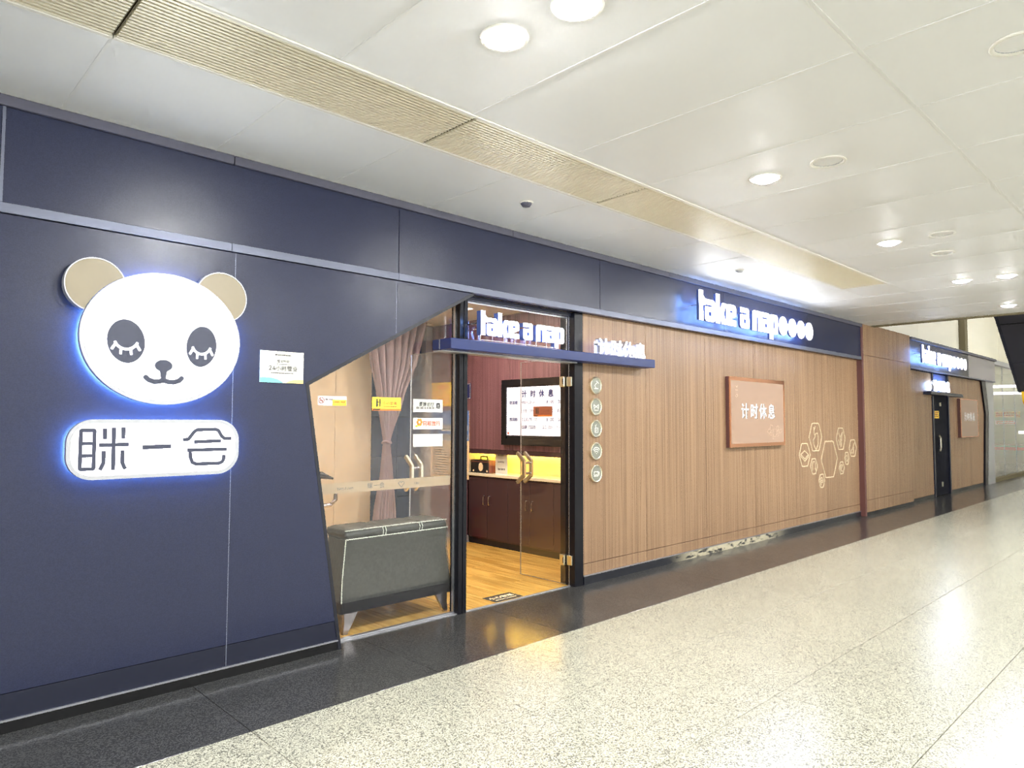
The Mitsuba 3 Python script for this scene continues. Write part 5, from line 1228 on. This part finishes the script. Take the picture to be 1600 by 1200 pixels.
add(t, 'figures', cat([scr_lat('98', 0.036, 5.86, 1.757), side_at(prism(cn('元', 0.046, 1), 0.0006), 5.80, 1.752, XS), scr_lat('/2', 0.036, 5.75, 1.757), side_at(prism(cn('小时', 0.046, 1), 0.0006), 5.70, 1.752, XS), scr_lat('8: 00 - 20', 0.036, 5.46, 1.757),
                       scr_lat('/208', 0.036, 5.75, 1.657), side_at(prism(cn('元', 0.046, 1), 0.0006), 5.645, 1.652, XS), scr_lat('(20: 00 - 8)', 0.036, 5.52, 1.657),
                       scr_lat('117', 0.036, 5.86, 1.557), side_at(prism(cn('元', 0.046, 1), 0.0006), 5.79, 1.552, XS), scr_lat('/3', 0.036, 5.74, 1.557), side_at(prism(cn('小时', 0.046, 1), 0.0006), 5.69, 1.552, XS), scr_lat('8: 00 - 20', 0.036, 5.46, 1.557),
                       scr_lat('/288', 0.036, 5.75, 1.467), side_at(prism(cn('元', 0.046, 1), 0.0006), 5.645, 1.462, XS), scr_lat('22: 00 -', 0.036, 5.52, 1.467), side_at(prism(cn('次日', 0.046, 1), 0.0006), 5.31, 1.462, XS)]), 'm_blue_dark', label='blue price figures')
add(t, 'corner_mark', cat([side_at(prism(Point(0, 0).buffer(0.014), 0.0006), 6.09, 1.41, XS)]), 'm_red_ink', label='small red mark')

t = tag('gift_box', 'dark gift box with a pale oval emblem at the left end of the counter', 'box')
add(t, 'body', cbx(5.865, 6.52, 0.8955, 6.05, 6.855, 1.06, 0.006), 'm_dark_leather')
add(t, 'side_panel', bx(5.875, 6.514, 0.90, 6.045, 6.5205, 1.055), 'm_wood_red', label='red brown side')
add(t, 'lid_trim', cbx(5.86, 6.515, 1.03, 6.055, 6.86, 1.045, 0.002), 'm_maroon')
add(t, 'emblem', mapped(prism(ellipse(0, 0, 0.042, 0.055), 0.002), (5.865, 6.66, 0.972), (0, -1, 0), (0, 0, 1)), 'm_cream', label='pale oval emblem')
add(t, 'emblem', mapped(prism(unary_union([Point(-0.14, -0.05).buffer(0.014), Point(0.12, -0.05).buffer(0.014)]), 0.002), (5.865, 6.66, 0.972), (0, -1, 0), (0, 0, 1)), 'm_cream', label='pale dots')
add(t, 'handle', tube([(5.95, 6.62, 1.06), (5.95, 6.63, 1.10), (5.95, 6.75, 1.10), (5.95, 6.76, 1.06)], 0.008, 8), 'm_black')
t = tag('round_tin', 'orange brown round tin with a dark curl between the gift box and the counter card', 'tin')
add(t, 'body', lathe([(0, 0.8955), (0.055, 0.8955), (0.058, 0.905), (0.058, 1.02), (0.052, 1.03), (0, 1.03)], 28, (6.0, 6.42, 0)), 'm_orange', smooth=40)
add(t, 'strap', tube([(5.945, 6.45, 0.92), (5.938, 6.42, 0.97), (5.942, 6.40, 1.02), (5.96, 6.39, 1.045)], 0.013, 8), 'm_dark_leather', label='dark curl')
t = tag('counter_card', 'cream paper card standing on the counter left of the door handles', 'card')
add(t, 'card', cbx(5.893, 6.20, 0.8955, 5.897, 6.415, 1.185, 0.001), 'm_paper')
add(t, 'base', cbx(5.875, 6.21, 0.8952, 5.93, 6.405, 0.9, 0.002), 'm_acrylic')
add(t, 'print', cat([side_at(prism(line_bars(0.13, 2, 0.09, 0.022, 4, 0.95), 0.0008), 6.37, 1.06, 5.893), side_at(prism(line_bars(0.12, 1, 0.05, 0.02, 9, 0.95), 0.0008), 6.37, 1.14, 5.893)]), 'm_grey_ink')

t = tag('fire_extinguisher', 'red fire extinguisher with a yellow label standing at the left end of the counter', 'fire extinguisher')
ex, ey = 5.70, 6.86
add(t, 'body', lathe([(0, 0.004), (0.066, 0.004), (0.072, 0.02), (0.072, 0.36), (0.064, 0.40), (0.04, 0.43), (0.024, 0.44), (0, 0.44)], 28, (ex, ey, 0)), 'm_red', smooth=40)
lab = lathe([(0.0725, 0.17), (0.0735, 0.172), (0.0735, 0.345), (0.0725, 0.347)], 28, (ex, ey, 0))
add(t, 'label_band', lab, 'm_yellow', smooth=40, label='yellow label')
add(t, 'valve', cat([lathe([(0, 0.44), (0.02, 0.44), (0.02, 0.47), (0.03, 0.475), (0.03, 0.49), (0, 0.49)], 16, (ex, ey, 0)), cbx(ex - 0.1, ey - 0.012, 0.492, ex + 0.02, ey + 0.012, 0.503, 0.003), cbx(ex - 0.09, ey - 0.01, 0.52, ex + 0.02, ey + 0.01, 0.53, 0.003)]), 'm_black')
add(t, 'gauge', lathe([(0, -0.008), (0.016, -0.008), (0.018, 0), (0.016, 0.008), (0, 0.008)], 16, (ex - 0.02, ey - 0.036, 0.475)), 'm_chrome')
add(t, 'hose', tube([(ex + 0.02, ey - 0.02, 0.465), (ex + 0.02, ey - 0.08, 0.44), (ex + 0.01, ey - 0.088, 0.36), (ex, ey - 0.084, 0.22), (ex, ey - 0.084, 0.12)], 0.009, 8), 'm_black')

# papers on the red wood wall
t = tag('information_poster', 'tall blue and cream poster with rows of small print on the wood behind the post', 'poster')
XP = RX - 0.010
yl, yr, z0, z1 = 7.655, 6.845, 0.80, 1.69
add(t, 'sheet', cbx(XP - 0.008, yr, z0, XP, yl, z1, 0.001), 'm_cream')
W = yl - yr


def pst(g, mat, name, label=None, d=0.0006):
    return add(t, name, side_at(prism(g, d), yl, z0, XP - 0.008), mat, label=label)


Hh = z1 - z0
pst(sbox(0, Hh * 0.56, W, Hh), 'm_blue', 'blue_field', 'blue upper field')
for a, b in ((0.70, 0.79), (0.58, 0.65)):
    add(t, 'white_field', side_at(prism(rrect(W * 0.28, Hh * a, W * 0.97, Hh * b, 0.015), 0.001), yl, z0, XP - 0.008), 'm_paper', label='white box')
add(t, 'print', side_at(prism(unary_union([affinity.translate(line_bars(W * 0.88, 14, 0.033, 0.017, 21, 0.45), W * 0.06, Hh * 0.535)]), 0.0008), yl, z0, XP - 0.008), 'm_ink')
add(t, 'print', side_at(prism(unary_union([affinity.translate(line_bars(W * 0.58, 2, 0.034, 0.02, 22, 0.8), W * 0.33, Hh * 0.78), affinity.translate(line_bars(W * 0.58, 2, 0.03, 0.018, 23, 0.8), W * 0.33, Hh * 0.643)]), 0.0014), yl, z0, XP - 0.008), 'm_ink')
add(t, 'badge_print', side_at(prism(ellipse(W * 0.13, Hh * 0.66, 0.06, 0.05), 0.001), yl, z0, XP - 0.008), 'm_blue_dark', label='dark blue badge')
t = tag('yellow_notice', 'yellow paper notice on the wood wall above the poster', 'notice')
add(t, 'sheet', bx(RX - 0.004, 7.19, 1.755, RX, 7.66, 2.075), 'm_yellow')
add(t, 'lettering', side_at(prism(cn('温馨提示', 0.06, 1.0, 0.02), 0.0008), 7.53, 1.985, RX - 0.004), 'm_red_ink', label='red heading')
add(t, 'print', side_at(prism(line_bars(0.36, 4, 0.045, 0.02, 31, 0.7), 0.0008), 7.60, 1.95, RX - 0.004), 'm_orange')
t = tag('blue_notice', 'small dark blue notice with yellow marks on the wood wall right of the post', 'notice')
add(t, 'plate', bx(RX - 0.006, 6.83, 1.842, RX, 7.12, 2.045), 'm_blue_dark')
add(t, 'border', side_at(prism(ring(sbox(0.006, 0.006, 0.284, 0.197), 0.006), 0.0008), 7.12, 1.842, RX - 0.006), 'm_paper')
add(t, 'mark', side_at(prism(unary_union([rrect(0.10, 0.11, 0.19, 0.165, 0.008), rrect(0.10, 0.03, 0.19, 0.085, 0.008)]), 0.0008), 7.12, 1.842, RX - 0.006), 'm_yellow', label='yellow marks')

# armchair whose arm shows left behind the slanted panel
t = tag('lounge_chair', 'chair with a black padded arm on chrome half hidden behind the slanted navy panel', 'chair')
cx, cy = 3.26, 6.85
add(t, 'seat', loft([sofa_ring(0.57, cx - 0.28, cx + 0.24, cy - 0.27, cy + 0.27, 0.05), sofa_ring(0.64, cx - 0.29, cx + 0.25, cy - 0.28, cy + 0.28, 0.06), sofa_ring(0.67, cx - 0.26, cx + 0.22, cy - 0.25, cy + 0.25, 0.06)]), 'm_dark_leather', smooth=40)
bk = [sofa_ring(z, cx - 0.36 - dx, cx - 0.26 - dx, cy - w, cy + w, 0.03) for z, dx, w in ((0.63, 0, 0.22), (0.87, 0.03, 0.26), (1.12, 0.08, 0.25), (1.22, 0.11, 0.2))]
add(t, 'backrest', loft(bk), 'm_dark_leather', smooth=40)
for s in (-1, 1):
    y = cy + s * 0.31
    pad = []
    for k, (dx, w, h) in enumerate(((-0.28, 0.03, 0.045), (-0.1, 0.04, 0.062), (0.15, 0.04, 0.055), (0.32, 0.034, 0.036), (0.44, 0.02, 0.012))):
        pad.append([(cx + dx, y + w * math.cos(a), 0.97 + 0.03 * (1 - ((dx - 0.05) / 0.5) ** 2) + h * math.sin(a) - (0.03 if dx > 0.4 else 0)) for a in np.linspace(0, 2 * np.pi, 14, endpoint=False)])
    add(t, 'armrest', loft(pad), 'm_dark_leather', smooth=40, label='black padded armrest')
    add(t, 'arm_bracket', cat([tube([(cx - 0.2, y, 0.95), (cx - 0.2, y, 0.68), (cx + 0.1, y, 0.665), (cx + 0.42, y, 0.68), (cx + 0.48, y, 0.73), (cx + 0.48, y, 0.83)], 0.022, 10)]), 'm_chrome', label='chrome arm bracket')
add(t, 'pedestal', lathe([(0, 0), (0.26, 0), (0.26, 0.012), (0.06, 0.03), (0.03, 0.05), (0.03, 0.57), (0, 0.57)], 28, (cx, cy, 0.004)), 'm_chrome', smooth=40)

# ================================================================== far right: escalator overhead, shop goods
t = tag('escalator', 'dark sloping escalator underside with a yellow guard at its lower end, at the right edge', 'escalator')
ye0, ye1 = 1.0, 2.9
lo = [(12.75, 4.95), (16.62, 2.15), (17.35, 2.15), (17.35, 3.2), (13.6, 6.6), (12.75, 6.6)]
add(t, 'truss', mapped(prism(Polygon(lo), ye1 - ye0), (0, ye1, 0), (1, 0, 0), (0, 0, 1)), 'm_escalator')
add(t, 'edge_strip', mapped(prism(LineString([(12.75, 4.97), (16.62, 2.17)]).buffer(0.02, cap_style=2), 0.05), (0, ye1 + 0.005, 0), (1, 0, 0), (0, 0, 1)), 'm_navy_dark', label='dark edge strip')
add(t, 'guard', mapped(prism(Polygon([(16.60, 2.165), (16.66, 1.98), (16.86, 1.86), (17.36, 1.86), (17.36, 2.145), (16.64, 2.145)]), ye1 - ye0 - 0.1), (0, ye1 - 0.05, 0), (1, 0, 0), (0, 0, 1)), 'm_guard', label='yellow guard')
for i in range(4):
    x = 13.2 + i * 0.9
    z = 4.95 - (x - 12.75) * (2.8 / 3.87)
    add(t, 'panel_joint', bx(x - 0.01, ye0 + 0.05, z - 0.012, x + 0.01, ye1 - 0.05, z + 0.02), 'm_black')

for y0, y1, z, l in ((5.35, 6.95, 2.98, 'highest of the three glowing strip lamps inside the far glazed shop'), (5.25, 6.75, 2.70, 'middle one of the three glowing strip lamps inside the far glazed shop'), (4.75, 5.95, 1.12, 'lowest glowing strip lamp inside the far glazed shop')):
    t = tag(num('shop_strip_lamp'), l, 'strip lamp', 'strip lamps in the far glazed shop')
    add(t, 'tube', bx(33.90, y0, z, 33.94, y1, z + 0.10), 'm_acrylic', emitter=emit(1.0, 0.99, 0.9, 5.0, 0.5))
    add(t, 'housing', bx(33.945, y0 - 0.03, z - 0.02, 33.998, y1 + 0.03, z + 0.12), 'm_rim')
t = tag('shop_counter', 'low brown counter with a red band inside the far glazed shop', 'counter')
add(t, 'body', cbx(32.4, 5.2, 0.0, 33.2, 6.9, 0.66, 0.01), 'm_gold')
add(t, 'top', cbx(32.35, 5.15, 0.66, 33.25, 6.95, 0.71, 0.005), 'm_plaque')
add(t, 'red_band', bx(32.39, 5.2, 0.50, 32.399, 6.9, 0.62), 'm_red', label='red band')
for i, (y0, y1, z, h, mt) in enumerate(((5.9, 6.75, 1.78, 0.22, 'm_peach'), (6.05, 6.75, 1.48, 0.16, 'm_pink'))):
    t = tag(num('shop_price_board'), ('peach board, the upper of two' if i == 0 else 'pink board, the lower of two') + ' on the end wall of the far glazed shop', 'board')
    add(t, 'panel', cbx(33.96, y0, z, 33.999, y1, z + h, 0.004), mt)
    add(t, 'print', side_at(prism(line_bars((y1 - y0) * 0.9, 2, h * 0.4, h * 0.2, 40 + i, 0.8), 0.002), y1 - 0.04, z + h * 0.85, 33.96), 'm_red_ink')

t = tag('far_door_sticker', 'small yellow square sticker on the far black glass door', 'sticker')
add(t, 'film', bx(16.50, YW + 0.0085, 1.64, 16.86, YW + 0.0105, 1.80), 'm_yellow')
add(t, 'print', fac_at(prism(line_bars(0.30, 3, 0.045, 0.025, 77, 0.8), 0.001), 16.53, 1.785, YW + 0.0085), 'm_brown_ink')
